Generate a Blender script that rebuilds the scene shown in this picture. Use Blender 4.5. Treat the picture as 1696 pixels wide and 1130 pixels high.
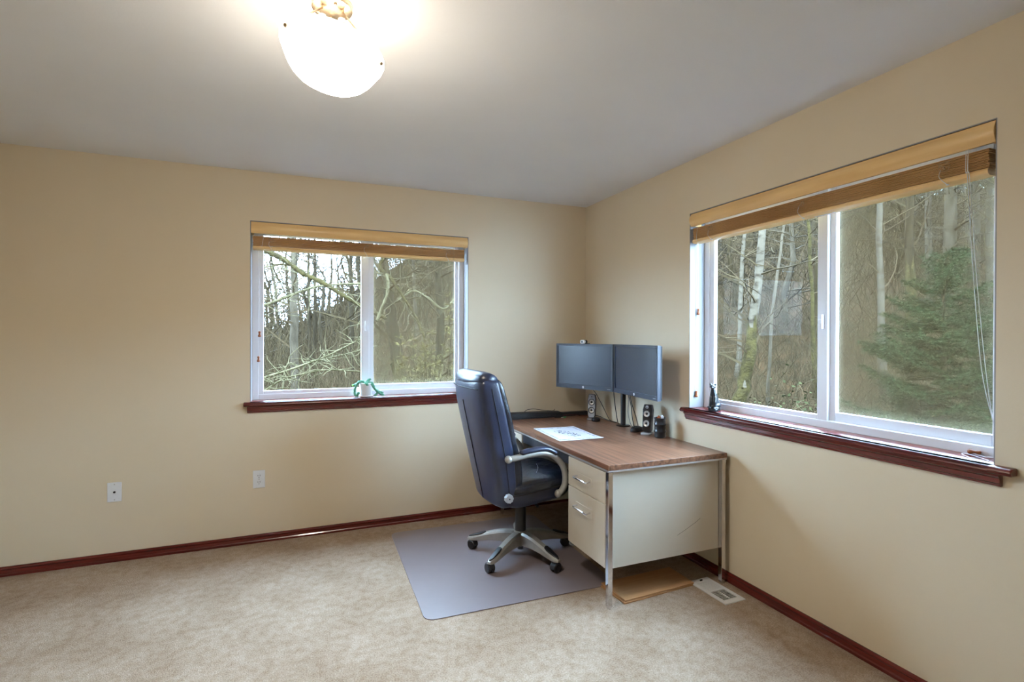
import bpy, math, random
from mathutils import Vector, Matrix, noise as mnoise

sc = bpy.context.scene
for o in list(bpy.data.objects):
    bpy.data.objects.remove(o)
col = sc.collection
R = math.radians
PI = math.pi

# ------------------------------------------------------------------ camera
F_PX, VY = 854.2175, 560.89
CAM = Vector((-2.20252, -3.77164, 1.36334))
RGT = Vector((0.92615451, -0.3771361, 0.00248604))
UPV = Vector((-0.00038361, 0.00564973, 0.99998397))
FWD = Vector((0.3771441, 0.92614062, -0.00508785))
cd = bpy.data.cameras.new('camera')
cam = bpy.data.objects.new('camera', cd)
col.objects.link(cam)
cd.sensor_fit = 'HORIZONTAL'
cd.sensor_width = 36.0
cd.lens = F_PX / 1696 * 36
cd.shift_y = (VY - 565) / 1696
cd.clip_start, cd.clip_end = 0.05, 400
m = Matrix((RGT, UPV, -FWD)).transposed().to_4x4()
m.translation = CAM
cam.matrix_world = m
sc.camera = cam

# ------------------------------------------------------------------ sky (bright overcast) and exposure
SKY_STRENGTH = 20.0
w = bpy.data.worlds.new('overcast_sky')
sc.world = w
w.use_nodes = True
wb = w.node_tree.nodes['Background']
wb.inputs[0].default_value = (0.51, 0.735, 1.0, 1)
wb.inputs[1].default_value = SKY_STRENGTH
LAMP_WATTS = 0.6
BOWL_EMIT = 37.0
sc.view_settings.view_transform = 'Standard'
sc.view_settings.look = 'None'
sc.view_settings.gamma = 1.0
sc.view_settings.use_curve_mapping = False
sc.view_settings.exposure = 1.08


def at(u, v, dep):
    """world point seen at pixel (u, v) of the 1696 x 1130 frame, dep metres along the view axis"""
    return CAM + (FWD + RGT * ((u - 848) / F_PX) - UPV * ((v - VY) / F_PX)) * dep


# ------------------------------------------------------------------ materials
def lin(c):
    return tuple(((x / 255) / 12.92 if x / 255 <= .04045 else ((x / 255 + .055) / 1.055) ** 2.4) for x in c)


MATS = {}


def mat(name, rgb, rough=.5, metal=0.0, rgb2=None, scale=20, detail=3, stretch=None, bump=0.0, bscale=None,
        spec=.5, lo=.35, hi=.65, island=None, coat=0.0, coord='Object', sheen=0.0, bdist=.002):
    if name in MATS:
        return MATS[name]
    mt = bpy.data.materials.new(name)
    MATS[name] = mt
    mt.use_nodes = True
    nt = mt.node_tree
    N, L = nt.nodes, nt.links
    b = N['Principled BSDF']
    b.inputs['Base Color'].default_value = (*lin(rgb), 1)
    b.inputs['Roughness'].default_value = rough
    b.inputs['Metallic'].default_value = metal
    b.inputs['Specular IOR Level'].default_value = spec
    b.inputs['Coat Weight'].default_value = coat
    if sheen:
        b.inputs['Sheen Weight'].default_value = sheen
    if rgb2 or bump:
        tc = N.new('ShaderNodeTexCoord')
        mp = N.new('ShaderNodeMapping')
        L.new(tc.outputs[coord], mp.inputs[0])
        if stretch:
            mp.inputs['Scale'].default_value = stretch
    if rgb2:
        nz = N.new('ShaderNodeTexNoise')
        nz.inputs['Scale'].default_value = scale
        nz.inputs['Detail'].default_value = detail
        L.new(mp.outputs[0], nz.inputs['Vector'])
        rp = N.new('ShaderNodeValToRGB')
        rp.color_ramp.elements[0].position = lo
        rp.color_ramp.elements[1].position = hi
        rp.color_ramp.elements[0].color = (*lin(rgb), 1)
        rp.color_ramp.elements[1].color = (*lin(rgb2), 1)
        L.new(nz.outputs['Fac'], rp.inputs[0])
        L.new(rp.outputs[0], b.inputs['Base Color'])
        if island:
            ge = N.new('ShaderNodeNewGeometry')
            hs = N.new('ShaderNodeValToRGB')
            n = len(island)
            while len(hs.color_ramp.elements) < n:
                hs.color_ramp.elements.new(.5)
            for i, c in enumerate(island):
                hs.color_ramp.elements[i].position = i / max(1, n - 1)
                hs.color_ramp.elements[i].color = (*lin(c), 1)
            L.new(ge.outputs['Random Per Island'], hs.inputs[0])
            mx = N.new('ShaderNodeMixRGB')
            mx.inputs[0].default_value = .75
            L.new(rp.outputs[0], mx.inputs[1])
            L.new(hs.outputs[0], mx.inputs[2])
            L.new(mx.outputs[0], b.inputs['Base Color'])
    if bump:
        bz = N.new('ShaderNodeTexNoise')
        bz.inputs['Scale'].default_value = bscale or scale
        bz.inputs['Detail'].default_value = 4
        L.new(mp.outputs[0], bz.inputs['Vector'])
        bp = N.new('ShaderNodeBump')
        bp.inputs['Strength'].default_value = bump
        bp.inputs['Distance'].default_value = bdist
        L.new(bz.outputs['Fac'], bp.inputs['Height'])
        L.new(bp.outputs[0], b.inputs['Normal'])
    return mt


WALL = mat('wall_paint', (217, 203, 178), .75, rgb2=(220, 206, 182), scale=1.5, bump=.12, bscale=160, spec=.25)
CEIL = mat('ceiling_paint', (227, 228, 230), .85, rgb2=(230, 231, 233), scale=2, bump=.15, bscale=130, spec=.15)
WHITE = mat('white_vinyl', (226, 229, 236), .35, rgb2=(230, 232, 238), scale=4)
JAMB = mat('jamb_greyed_white', (136, 136, 139), .5, rgb2=(141, 141, 144), scale=6, bump=.08, bscale=140)  # white returns, greyed in the colour to hold back strong sky light
CHERRY = mat('cherry_wood', (104, 34, 28), .25, rgb2=(80, 22, 20), scale=7, stretch=(.5, .5, 7), detail=5, coat=.35)
MAPLE = mat('blind_wood', (238, 202, 142), .34, rgb2=(226, 186, 126), scale=5, stretch=(.5, 6, 6), detail=5, coat=.15)
SLAT = mat('slat_wood', (214, 168, 112), .45, rgb2=(184, 138, 88), scale=5, stretch=(.5, 6, 6), detail=5)
CORD = mat('cord_cotton', (196, 170, 138), .8, rgb2=(172, 146, 116), scale=200)
CORDW = mat('cord_white', (222, 226, 232), .6, rgb2=(210, 214, 222), scale=200)
TASSEL = mat('tassel_wood', (158, 92, 48), .35, rgb2=(128, 68, 34), scale=60, stretch=(1, 1, 4))
CHROME = mat('chrome', (225, 225, 228), .09, 1.0, rgb2=(210, 210, 214), scale=8)
ALU = mat('satin_aluminium', (214, 216, 222), .32, .7, rgb2=(206, 208, 214), scale=8)
NICKEL = mat('brushed_nickel', (206, 186, 160), .3, 1.0, rgb2=(186, 166, 142), scale=60, stretch=(1, 1, 8))
ENAMEL = mat('cream_enamel', (203, 194, 178), .38, rgb2=(198, 189, 173), scale=3, bump=.03, bscale=90)
INNER = mat('dark_steel', (38, 44, 56), .45, rgb2=(32, 38, 48), scale=6)
BLACKP = mat('black_plastic', (26, 28, 34), .4, rgb2=(32, 34, 40), scale=40)
BLACKM = mat('black_metal', (20, 22, 27), .3, rgb2=(26, 28, 33), scale=40)
BEZEL = mat('monitor_bezel', (40, 46, 60), .38, rgb2=(44, 50, 64), scale=50)
SCREEN = mat('monitor_screen', (40, 50, 64), .26, rgb2=(42, 52, 66), scale=3, spec=.75)
LEATHER_SHEEN = mat('leather', (43, 52, 77), .28, rgb2=(36, 43, 64), scale=9, bump=.35, bscale=230, spec=.6)  # blue lifted in the base colour to stand in for window sheen
LEATHERW = mat('leather_wrinkled', (26, 31, 42), .27, rgb2=(21, 25, 35), scale=12, bump=.8, bscale=11, spec=.6, bdist=.01)
SEAM = mat('seam_thread', (14, 16, 22), .7, rgb2=(18, 20, 26), scale=100)
STITCH = mat('pale_stitching', (176, 182, 190), .6, rgb2=(160, 166, 176), scale=100)
SILVERP = mat('silver_plastic', (166, 165, 160), .36, .35, rgb2=(158, 157, 152), scale=30)
SILVER = mat('silver_paint', (176, 182, 190), .35, .3, rgb2=(168, 174, 182), scale=60)
WHITEP = mat('white_plastic', (226, 228, 232), .35, rgb2=(222, 224, 228), scale=20)
DARKHOLE = mat('dark_hole', (12, 12, 14), .8, rgb2=(16, 16, 18), scale=60)
CARD = mat('cardboard', (184, 140, 96), .75, rgb2=(174, 130, 86), scale=6, stretch=(1, 14, 1), bump=.1, bscale=30)
PAPERW = mat('white_paper', (226, 228, 236), .7, rgb2=(220, 222, 232), scale=30)
ORANGE = mat('orange_paper', (214, 104, 48), .6, rgb2=(200, 92, 40), scale=40)
GREENP = mat('green_plastic', (96, 186, 128), .4, rgb2=(86, 172, 118), scale=40)
SUCC = mat('succulent_green', (84, 158, 128), .5, rgb2=(58, 128, 104), scale=40, island=[(70, 146, 118), (112, 182, 148), (58, 128, 106)])
LIME = mat('lime_bud', (126, 196, 92), .5, rgb2=(110, 182, 80), scale=40)
CERAMIC = mat('white_ceramic', (232, 232, 234), .2, rgb2=(226, 228, 230), scale=14, coat=.4)
STONE = mat('black_stone', (30, 36, 42), .28, rgb2=(22, 27, 33), scale=30, coat=.3)
BRASS = mat('speaker_cone', (198, 200, 200), .3, .6, rgb2=(176, 176, 172), scale=60)


def carpet_mat():
    mt = bpy.data.materials.new('carpet')
    mt.use_nodes = True
    N, L = mt.node_tree.nodes, mt.node_tree.links
    b = N['Principled BSDF']
    b.inputs['Roughness'].default_value = .95
    b.inputs['Specular IOR Level'].default_value = .1
    tc = N.new('ShaderNodeTexCoord')
    def nz(s, d, st=None):
        mp = N.new('ShaderNodeMapping')
        L.new(tc.outputs['Object'], mp.inputs[0])
        if st:
            mp.inputs['Scale'].default_value = st
        n = N.new('ShaderNodeTexNoise')
        n.inputs['Scale'].default_value = s
        n.inputs['Detail'].default_value = d
        L.new(mp.outputs[0], n.inputs['Vector'])
        return n
    def ramp(n, stops):
        r = N.new('ShaderNodeValToRGB')
        for i, (p, c) in enumerate(stops):
            e = r.color_ramp.elements[i]
            e.position = p
            e.color = (*lin(c), 1)
        L.new(n.outputs['Fac'], r.inputs[0])
        return r
    a = ramp(nz(160, 3), [(.3, (156, 138, 120)), (.72, (196, 178, 160))])
    bl = ramp(nz(3.4, 5), [(.36, (236, 231, 225)), (.62, (255, 255, 255))])
    tr = ramp(nz(26, 4), [(.3, (234, 229, 222)), (.6, (255, 255, 255))])
    m1 = N.new('ShaderNodeMixRGB'); m1.blend_type = 'MULTIPLY'; m1.inputs[0].default_value = 1
    m2 = N.new('ShaderNodeMixRGB'); m2.blend_type = 'MULTIPLY'; m2.inputs[0].default_value = 1
    L.new(a.outputs[0], m1.inputs[1]); L.new(bl.outputs[0], m1.inputs[2])
    L.new(m1.outputs[0], m2.inputs[1]); L.new(tr.outputs[0], m2.inputs[2])
    L.new(m2.outputs[0], b.inputs['Base Color'])
    bn = nz(220, 4)
    bp = N.new('ShaderNodeBump')
    bp.inputs['Strength'].default_value = .7
    bp.inputs['Distance'].default_value = .006
    L.new(bn.outputs['Fac'], bp.inputs['Height'])
    L.new(bp.outputs[0], b.inputs['Normal'])
    return mt


CARPET = carpet_mat()
DESKW = mat('walnut_laminate', (146, 104, 80), .28, rgb2=(84, 56, 42), scale=5, stretch=(11, .55, 11), detail=7, lo=.34, hi=.70)
VINYLMAT = mat('clear_vinyl', (134, 124, 128), .32, rgb2=(128, 118, 122), scale=2.5, bump=.1, bscale=40, spec=.6)


def glass_mat():
    mt = bpy.data.materials.new('window_glass')
    mt.use_nodes = True
    N, L = mt.node_tree.nodes, mt.node_tree.links
    N.remove(N['Principled BSDF'])
    t = N.new('ShaderNodeBsdfTransparent')
    t.inputs[0].default_value = (.98, .99, .985, 1)
    g = N.new('ShaderNodeBsdfGlossy')
    g.inputs['Roughness'].default_value = .02
    lw = N.new('ShaderNodeLayerWeight')
    lw.inputs[0].default_value = .5
    pw = N.new('ShaderNodeMath'); pw.operation = 'POWER'; pw.inputs[1].default_value = 5
    L.new(lw.outputs['Facing'], pw.inputs[0])
    fr = N.new('ShaderNodeMath'); fr.operation = 'MULTIPLY_ADD'; fr.inputs[1].default_value = .25; fr.inputs[2].default_value = .002
    L.new(pw.outputs[0], fr.inputs[0])
    tc = N.new('ShaderNodeTexCoord')
    n = N.new('ShaderNodeTexNoise')
    n.inputs['Scale'].default_value = 3
    L.new(tc.outputs['Object'], n.inputs['Vector'])
    bp = N.new('ShaderNodeBump')
    bp.inputs['Strength'].default_value = .02
    L.new(n.outputs['Fac'], bp.inputs['Height'])
    L.new(bp.outputs[0], g.inputs['Normal'])
    mx = N.new('ShaderNodeMixShader')
    L.new(fr.outputs[0], mx.inputs[0])
    L.new(t.outputs[0], mx.inputs[1])
    L.new(g.outputs[0], mx.inputs[2])
    L.new(mx.outputs[0], N['Material Output'].inputs[0])
    return mt


def screen_mesh_mat():
    mt = bpy.data.materials.new('insect_mesh')
    mt.use_nodes = True
    N, L = mt.node_tree.nodes, mt.node_tree.links
    N.remove(N['Principled BSDF'])
    t = N.new('ShaderNodeBsdfTransparent')
    d = N.new('ShaderNodeBsdfDiffuse')
    tc = N.new('ShaderNodeTexCoord')
    n = N.new('ShaderNodeTexNoise')
    n.inputs['Scale'].default_value = 6
    L.new(tc.outputs['Object'], n.inputs['Vector'])
    r = N.new('ShaderNodeValToRGB')
    r.color_ramp.elements[0].color = (*lin((150, 138, 112)), 1)
    r.color_ramp.elements[1].color = (*lin((158, 146, 120)), 1)
    L.new(n.outputs['Fac'], r.inputs[0])
    L.new(r.outputs[0], d.inputs[0])
    mx = N.new('ShaderNodeMixShader')
    mx.inputs[0].default_value = .27
    L.new(t.outputs[0], mx.inputs[1])
    L.new(d.outputs[0], mx.inputs[2])
    L.new(mx.outputs[0], N['Material Output'].inputs[0])
    return mt


GLASS = glass_mat()
MESHS = screen_mesh_mat()


# ------------------------------------------------------------------ mesh helpers
class MB:
    def __init__(s):
        s.v, s.f = [], []

    def box(s, x0, x1, y0, y1, z0, z1):
        b = len(s.v)
        s.v += [(x, y, z) for z in (z0, z1) for y in (y0, y1) for x in (x0, x1)]
        s.f += [tuple(b + i for i in q) for q in ((0, 2, 3, 1), (4, 5, 7, 6), (0, 1, 5, 4), (2, 6, 7, 3), (0, 4, 6, 2), (1, 3, 7, 5))]
        return s

    def rings(s, rings, cap=True, closed=False):
        b = len(s.v)
        n = len(rings[0])
        for r in rings:
            s.v += [tuple(p) for p in r]
        k = len(rings)
        for i in range(k if closed else k - 1):
            j = (i + 1) % k
            for a in range(n):
                c = (a + 1) % n
                s.f.append((b + i * n + a, b + i * n + c, b + j * n + c, b + j * n + a))
        if cap and not closed:
            s.f.append(tuple(b + a for a in range(n - 1, -1, -1)))
            s.f.append(tuple(b + (k - 1) * n + a for a in range(n)))
        return s

    def lathe(s, prof, n=32, c=(0, 0, 0), axis='z', cap=True):
        rs = []
        for r, h in prof:
            ring = []
            for i in range(n):
                a = 2 * PI * i / n
                p = (r * math.cos(a), r * math.sin(a), h)
                if axis == 'x':
                    p = (p[2], p[0], p[1])
                elif axis == 'y':
                    p = (p[1], p[2], p[0])
                ring.append((p[0] + c[0], p[1] + c[1], p[2] + c[2]))
            rs.append(ring)
        return s.rings(rs, cap)

    def tube(s, pts, rad, n=8, cap=True, flat=1.0):
        pts = [Vector(p) for p in pts]
        rs = []
        up = Vector((0, 0, 1))
        prev = None
        for i, p in enumerate(pts):
            t = (pts[min(i + 1, len(pts) - 1)] - pts[max(i - 1, 0)])
            t = t.normalized() if t.length > 1e-9 else Vector((0, 0, 1))
            if prev is None:
                a = up if abs(t.dot(up)) < .95 else Vector((1, 0, 0))
                u = t.cross(a).normalized()
            else:
                u = (prev - t * prev.dot(t))
                u = u.normalized() if u.length > 1e-6 else t.orthogonal().normalized()
            prev = u
            v = t.cross(u)
            r = rad[i] if isinstance(rad, (list, tuple)) else rad
            rs.append([p + (u * math.cos(2 * PI * k / n) + v * math.sin(2 * PI * k / n) * flat) * r for k in range(n)])
        return s.rings(rs, cap)

    def ell(s, c, r, n=14, m=9):
        rs = []
        for i in range(m):
            ph = PI * (i + .5) / m if False else PI * (i + .02 * (i == 0) - .02 * (i == m - 1)) / (m - 1)
            ph = min(max(ph, .04), PI - .04)
            rs.append([(c[0] + r[0] * math.sin(ph) * math.cos(2 * PI * k / n), c[1] + r[1] * math.sin(ph) * math.sin(2 * PI * k / n),
                        c[2] - r[2] * math.cos(ph)) for k in range(n)])
        return s.rings(rs)

    def prism(s, poly, a0, a1, axis='x'):
        """extrude a closed 2-D outline; axis x: outline is (y, z); axis y: (x, z); axis z: (x, y)"""
        def P(q, a):
            return {'x': (a, q[0], q[1]), 'y': (q[0], a, q[1]), 'z': (q[0], q[1], a)}[axis]
        return s.rings([[P(q, a0) for q in poly], [P(q, a1) for q in poly]])

    def tri(s, *p):
        b = len(s.v)
        s.v += [tuple(q) for q in p]
        s.f.append(tuple(range(b, b + len(p))))
        return s

    def xf(s, M):
        s.v = [tuple(M @ Vector(p)) for p in s.v]
        return s

    def mesh(s, name):
        me = bpy.data.meshes.new(name)
        me.from_pydata([tuple(p) for p in s.v], [], s.f)
        me.update()
        return me

    def build(s, name, material, parent=None, smooth=False, bevel=0, seg=2, fix=True):
        me = s.mesh(name)
        if fix and len(me.vertices) < 40000:
            import bmesh
            bm = bmesh.new()
            bm.from_mesh(me)
            bmesh.ops.recalc_face_normals(bm, faces=bm.faces)
            bm.to_mesh(me)
            bm.free()
        me.materials.append(material)
        ob = bpy.data.objects.new(name, me)
        col.objects.link(ob)
        if parent:
            ob.parent = parent
        if smooth:
            for p in me.polygons:
                p.use_smooth = True
        if smooth == 'auto' or (smooth and smooth != 'all'):
            try:
                me.set_sharp_from_angle(angle=R(40))
            except Exception:
                pass
        if bevel:
            md = ob.modifiers.new('bevel', 'BEVEL')
            md.width = bevel
            md.segments = seg
            md.limit_method = 'ANGLE'
            md.angle_limit = R(40)
        return ob


def empty(name, loc=(0, 0, 0), rz=0):
    o = bpy.data.objects.new(name, None)
    col.objects.link(o)
    o.location = loc
    o.rotation_euler = (0, 0, rz)
    o.empty_display_size = .1
    return o


def tag(o, label=None, cat=None, group=None, kind=None):
    if label: o['label'] = label
    if cat: o['category'] = cat
    if group: o['group'] = group
    if kind: o['kind'] = kind
    return o


def spline(pts, n=6):
    pts = [Vector(p) for p in pts]
    out = []
    for i in range(len(pts) - 1):
        p0, p1, p2, p3 = pts[max(i - 1, 0)], pts[i], pts[i + 1], pts[min(i + 2, len(pts) - 1)]
        for k in range(n):
            t = k / n
            out.append(.5 * ((2 * p1) + (p2 - p0) * t + (2 * p0 - 5 * p1 + 4 * p2 - p3) * t * t + (3 * p1 - p0 - 3 * p2 + p3) * t ** 3))
    out.append(pts[-1])
    return out


# ================================================================== THE ROOM
XL, YF, H, T = -4.15, -4.75, 2.44, .17          # left wall, wall behind the camera, ceiling, wall thickness
BW = (-2.517, -1.027, .926, 2.115)              # back window opening: x0, x1, z0, z1
RW = (-1.249, -2.760, .926, 2.115)              # side window opening: y0, y1, z0, z1

tag(MB().box(XL - T, T, YF - T, T, -.12, 0).build('floor', CARPET), 'beige cut pile carpet with faint uneven mottling', kind='structure')
tag(MB().box(XL - T, T, YF - T, T, H, H + .12).build('ceiling', CEIL), 'plain pale grey painted ceiling', kind='structure')


def wall_with_hole(name, along, a0, a1, h, place):
    """along: span of the wall; h = (p0, p1, z0, z1) of the hole"""
    mb = MB()
    cells = [(a0, h[0], 0, H), (h[1], a1, 0, H), (h[0], h[1], 0, h[2]), (h[0], h[1], h[3], H)]
    for c0, c1, z0, z1 in cells:
        if place == 'back':
            mb.box(c0, c1, 0, T, z0, z1)
        else:
            mb.box(0, T, c0, c1, z0, z1)
    o = mb.build(name, WALL)
    return tag(o, 'beige painted wall around the ' + ('farther' if place == 'back' else 'nearer') + ' window', kind='structure')


wall_with_hole('wall_back', 'x', XL, T, (BW[0], BW[1], BW[2] - .02, BW[3]), 'back')
wall_with_hole('wall_right', 'y', YF, 0, (RW[1], RW[0], RW[2] - .02, RW[3]), 'right')
tag(MB().box(XL - T, XL, YF - T, T, 0, H).build('wall_left', WALL), 'plain beige painted wall across the carpet from the desk', kind='structure')
tag(MB().box(XL, T, YF - T, YF, 0, H).build('wall_front', WALL), 'plain beige painted wall facing the farther window', kind='structure')

# baseboards: small stained moulding, profile (out from wall, height)
BBP = [(0, 0), (-.016, 0), (-.016, .012), (-.012, .018), (-.011, .036), (-.015, .041), (-.014, .047), (-.006, .053), (0, .053)]
tag(MB().prism(BBP, XL, 0, 'x').build('baseboard_back', CHERRY), 'dark cherry stained baseboard along the wall with the farther window', kind='structure')
tag(MB().prism(BBP, YF, 0, 'y').build('baseboard_right', CHERRY), 'dark cherry stained baseboard under the nearer window wall', kind='structure')


# ------------------------------------------------------------------ windows (local x along the wall, y outward, z up)
def window(name, loc, rz, W, gl, label):
    """gl = (left glass x0, x1, right glass x0, x1)"""
    root = tag(empty(name, loc, rz), label, kind='structure')
    z0, z1 = BW[2], BW[3]
    D = .115
    # painted jamb returns
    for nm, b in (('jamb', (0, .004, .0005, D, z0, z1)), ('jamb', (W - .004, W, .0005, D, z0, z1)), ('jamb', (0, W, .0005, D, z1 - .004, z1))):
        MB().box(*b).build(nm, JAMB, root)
    fw = .042
    # outer frame, four mitred bars
    MB().box(0, fw, D, D + .055, z0, z1).build('frame_stile', WHITE, root, bevel=.003)
    MB().box(W - fw, W, D, D + .055, z0, z1).build('frame_stile', WHITE, root, bevel=.003)
    MB().box(fw, W - fw, D, D + .055, z0, z0 + .036).build('frame_rail', WHITE, root, bevel=.003)
    MB().box(fw, W - fw, D, D + .055, z1 - fw, z1).build('frame_rail', WHITE, root, bevel=.003)
    a0, a1, b0, b1 = gl
    # sliding sash
    def sash(nm, x0, x1, g0, g1, y0, y1, zb):
        s = empty(nm); s.parent = root
        st = z0 + .034
        tp = z1 - .04
        MB().box(x0, g0, y0, y1, st, tp).build('sash_stile', WHITE, s, bevel=.003)
        MB().box(g1, x1, y0, y1, st, tp).build('sash_stile', WHITE, s, bevel=.003)
        MB().box(g0, g1, y0, y1, st, zb).build('sash_rail', WHITE, s, bevel=.003)
        MB().box(g0, g1, y0, y1, tp - .03, tp).build('sash_rail', WHITE, s, bevel=.003)
        yc = (y0 + y1) / 2
        MB().box(g0 - .004, g1 + .004, yc - .002, yc + .002, zb - .004, tp - .026).build('pane', GLASS, s)
        return s
    mid = (a1 + b0) / 2
    s1 = sash('sash', fw - .004, mid + .012, a0, a1, D + .006, D + .032, .984)
    sash('sash', mid - .006, W - fw + .004, b0, b1, D + .026, D + .05, 1.004)
    # latch on the meeting stile
    l = MB().box(mid - .018, mid - .004, D - .012, D + .006, 1.40, 1.47)
    l.box(mid - .02, mid - .002, D - .018, D - .006, 1.425, 1.445)
    l.build('latch', WHITE, root, bevel=.002)
    # insect screen outside the second pane
    MB().box(mid, W - fw, D + .058, D + .0595, z0 + .03, z1 - .03).build('insect_screen', MESHS, root)
    # stained stool and apron moulding
    sl = MB().prism([(-.042, z0 - .006), (-.046, z0 - .016), (-.042, z0 - .024), (-.036, z0 - .026), (.1148, z0 - .026), (.1148, z0 + .0005), (-.034, z0 + .0005)], 0.002, W - .002, 'x')
    sl.build('sill_board', CHERRY, root, smooth=True)
    sl = MB().prism([(-.042, z0 - .006), (-.046, z0 - .016), (-.042, z0 - .024), (-.036, z0 - .026), (-.0005, z0 - .026), (-.0005, z0 + .0005), (-.034, z0 + .0005)], -.036, W + .062, 'x')
    sl.build('sill_nosing', CHERRY, root, smooth=True, bevel=.004)
    MB().prism([(-.0005, z0 - .027), (-.030, z0 - .027), (-.030, z0 - .034), (-.021, z0 - .042), (-.019, z0 - .058), (-.014, z0 - .062), (-.012, z0 - .070), (-.0005, z0 - .070)],
               -.016, W + .022, 'x').build('apron', CHERRY, root)
    return root


window('window_1', (BW[0], 0, 0), 0, BW[1] - BW[0], (.072, .712, .804, 1.424), 'white sliding window with stained sill in the far wall')
window('window_2', (0, RW[0], 0), -PI / 2, RW[0] - RW[1], (.078, .757, .837, 1.437), 'large white sliding window with stained sill beside the desk')


# ------------------------------------------------------------------ wooden blinds, raised
def squiggle(c, w_, h_, seed, n=14):
    rnd = random.Random(seed)
    return spline([(c[0] + rnd.uniform(-w_, w_), c[1] - rnd.uniform(0, .012), c[2] + rnd.uniform(-h_, h_)) for _ in range(n)], 4)


def tassel(parent, p, rot=None):
    mb = MB().lathe([(.002, .034), (.006, .033), (.0075, .026), (.005, .018), (.006, .012), (.010, .004), (.010, 0), (.007, -.004), (.002, -.005)], 14)
    M = Matrix.Translation(p) @ (rot or Matrix.Identity(4))
    return mb.xf(M).build('tassel', TASSEL, parent, smooth='all')


def blind(loc, rz, W, clusters, label, sag=0.0, gap=.012):
    root = tag(empty('window_blind', loc, rz), label, 'window blind', 'raised wooden blinds over the two windows')
    z1 = BW[3]
    x0, x1 = .012, W - .010
    # convex valance
    prof = [(.004, z1 - .006)]
    for i in range(9):
        t = i / 8
        prof.append((.004 - .014 * math.sin(PI * t), z1 - .008 - .072 * t))
    prof += [(.014, z1 - .080), (.014, z1 - .006)]
    MB().prism(prof, x0 - .006, x1 + .004, 'x').build('valance', MAPLE, root, smooth='auto')
    for xx in (x0 - .006, x1 - .008):
        MB().box(xx, xx + .012, .0145, .075, z1 - .080, z1 - .006).build('valance_return', MAPLE, root)
    MB().box(x0 + .01, x1 - .02, .022, .072, z1 - .052, z1 - .008).build('headrail', WHITEP, root)
    top = z1 - .080 - gap
    n = int((top - 1.957) / .0056)
    pitch = .0056
    sm = MB()
    sm.prism([(0, 0), (.001, .0034), (.026, .0040), (.051, .0034), (.052, 0), (.026, .0006)], 0, W - .045, 'x')
    slat0 = None
    rnd = random.Random(5)
    for i in range(n):
        if slat0 is None:
            o = sm.build('slat', SLAT, root)
            slat0 = o
        else:
            o = bpy.data.objects.new('slat', slat0.data)
            col.objects.link(o)
            o.parent = root
        o.location = (x0 + .004 + rnd.uniform(-.002, .002), .012 + rnd.uniform(-.002, .002), 1.957 + i * pitch)
    br = MB().prism([(.010, 1.953), (.006, 1.946), (.008, 1.936), (.016, 1.930), (.062, 1.930), (.068, 1.936), (.068, 1.948), (.064, 1.953)], x0 + .004, W - .041 + x0, 'x')
    br.build('bottom_rail', MAPLE, root, smooth='auto')
    for k, cx in enumerate(clusters):
        c = MB().tube(squiggle((cx, .010, 1.995), .020, .017, k + 3), .0011, 5)
        c.build('ladder_cord', CORD, root, smooth='all')
        t = MB().tube(spline([(cx - .01, .004, 1.985), (cx - .014, .001, 1.962), (cx - .002, .002, 1.942), (cx + .006, .012, 1.930)], 5), .0012, 5)
        t.ell((cx + .007, .014, 1.928), (.006, .006, .002), 10, 5)
        t.build('cord_plug', CORDW, root, smooth='all')
    return root


bl1 = blind((BW[0], 0, 0), 0, BW[1] - BW[0], (.125, .735, 1.33), 'raised wooden slat blind with curved valance on the far window', gap=.014)
for dx, zt in ((.052, 1.357), (.046, 1.190)):
    MB().tube(spline([(.075 + dx * .1, .006, 2.02), (.07, .004, 1.95), (dx + .004, .045, 1.9), (dx, .05, zt + .03)], 5), .0011, 5).build('lift_cord', CORDW, bl1, smooth='all')
    tassel(bl1, (dx, .05, zt))
for xx in (1.372, 1.378):
    MB().tube([(xx, .005, 2.03), (xx, .002, 1.95), (xx, .006, 1.932)], .0012, 5).build('lift_cord', CORD, bl1, smooth='all')
bl2 = blind((0, RW[0], 0), -PI / 2, RW[0] - RW[1], (.165, .757, 1.35), 'raised wooden slat blind with curved valance on the window beside the desk', gap=.008)
for dx, yy, zt in ((.014, .057, 1.500), (.014, .045, .994)):
    MB().tube(spline([(.06, .006, 2.02), (.055, .003, 1.955), (.05, .02, 1.925), (dx, yy, 1.88), (dx, yy, zt + .03)], 5), .0011, 5).build('lift_cord', CORDW, bl2, smooth='all')
    tassel(bl2, (dx, yy, zt))
for e in (0, .006):
    MB().tube(spline([(1.420 + e, .004, 2.035), (1.420 + e, .002, 1.955), (1.424 + e, .006, 1.925), (1.430 + e * 1.5, .03, 1.60), (1.445 + e * 2, .055, 1.25), (1.476, .065, 1.06),
                      (1.488, .075, .985), (1.478, .085, .940), (1.450, .082, .9305), (1.43, .09, .9305)], 6), .0012, 5).build('lift_cord', CORDW, bl2, smooth='all')
MB().tube(spline([(1.43, .088, .930), (1.40, .098, .930), (1.38, .07, .930), (1.42, .03, .930), (1.475, .012, .930), (1.478, .03, .930), (1.43, .062, .930), (1.385, .085, .930)], 6), .0012, 5).build('lift_cord', CORDW, bl2, smooth='all')
tassel(bl2, (1.390, .094, .9385), Matrix.Rotation(R(20), 4, 'Z') @ Matrix.Rotation(PI / 2, 4, 'Y'))
# manufacturer plate under the rail
MB().box(.80, .90, .038, .052, 1.9285, 1.930).build('rail_label', WHITEP, bl2)


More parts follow.
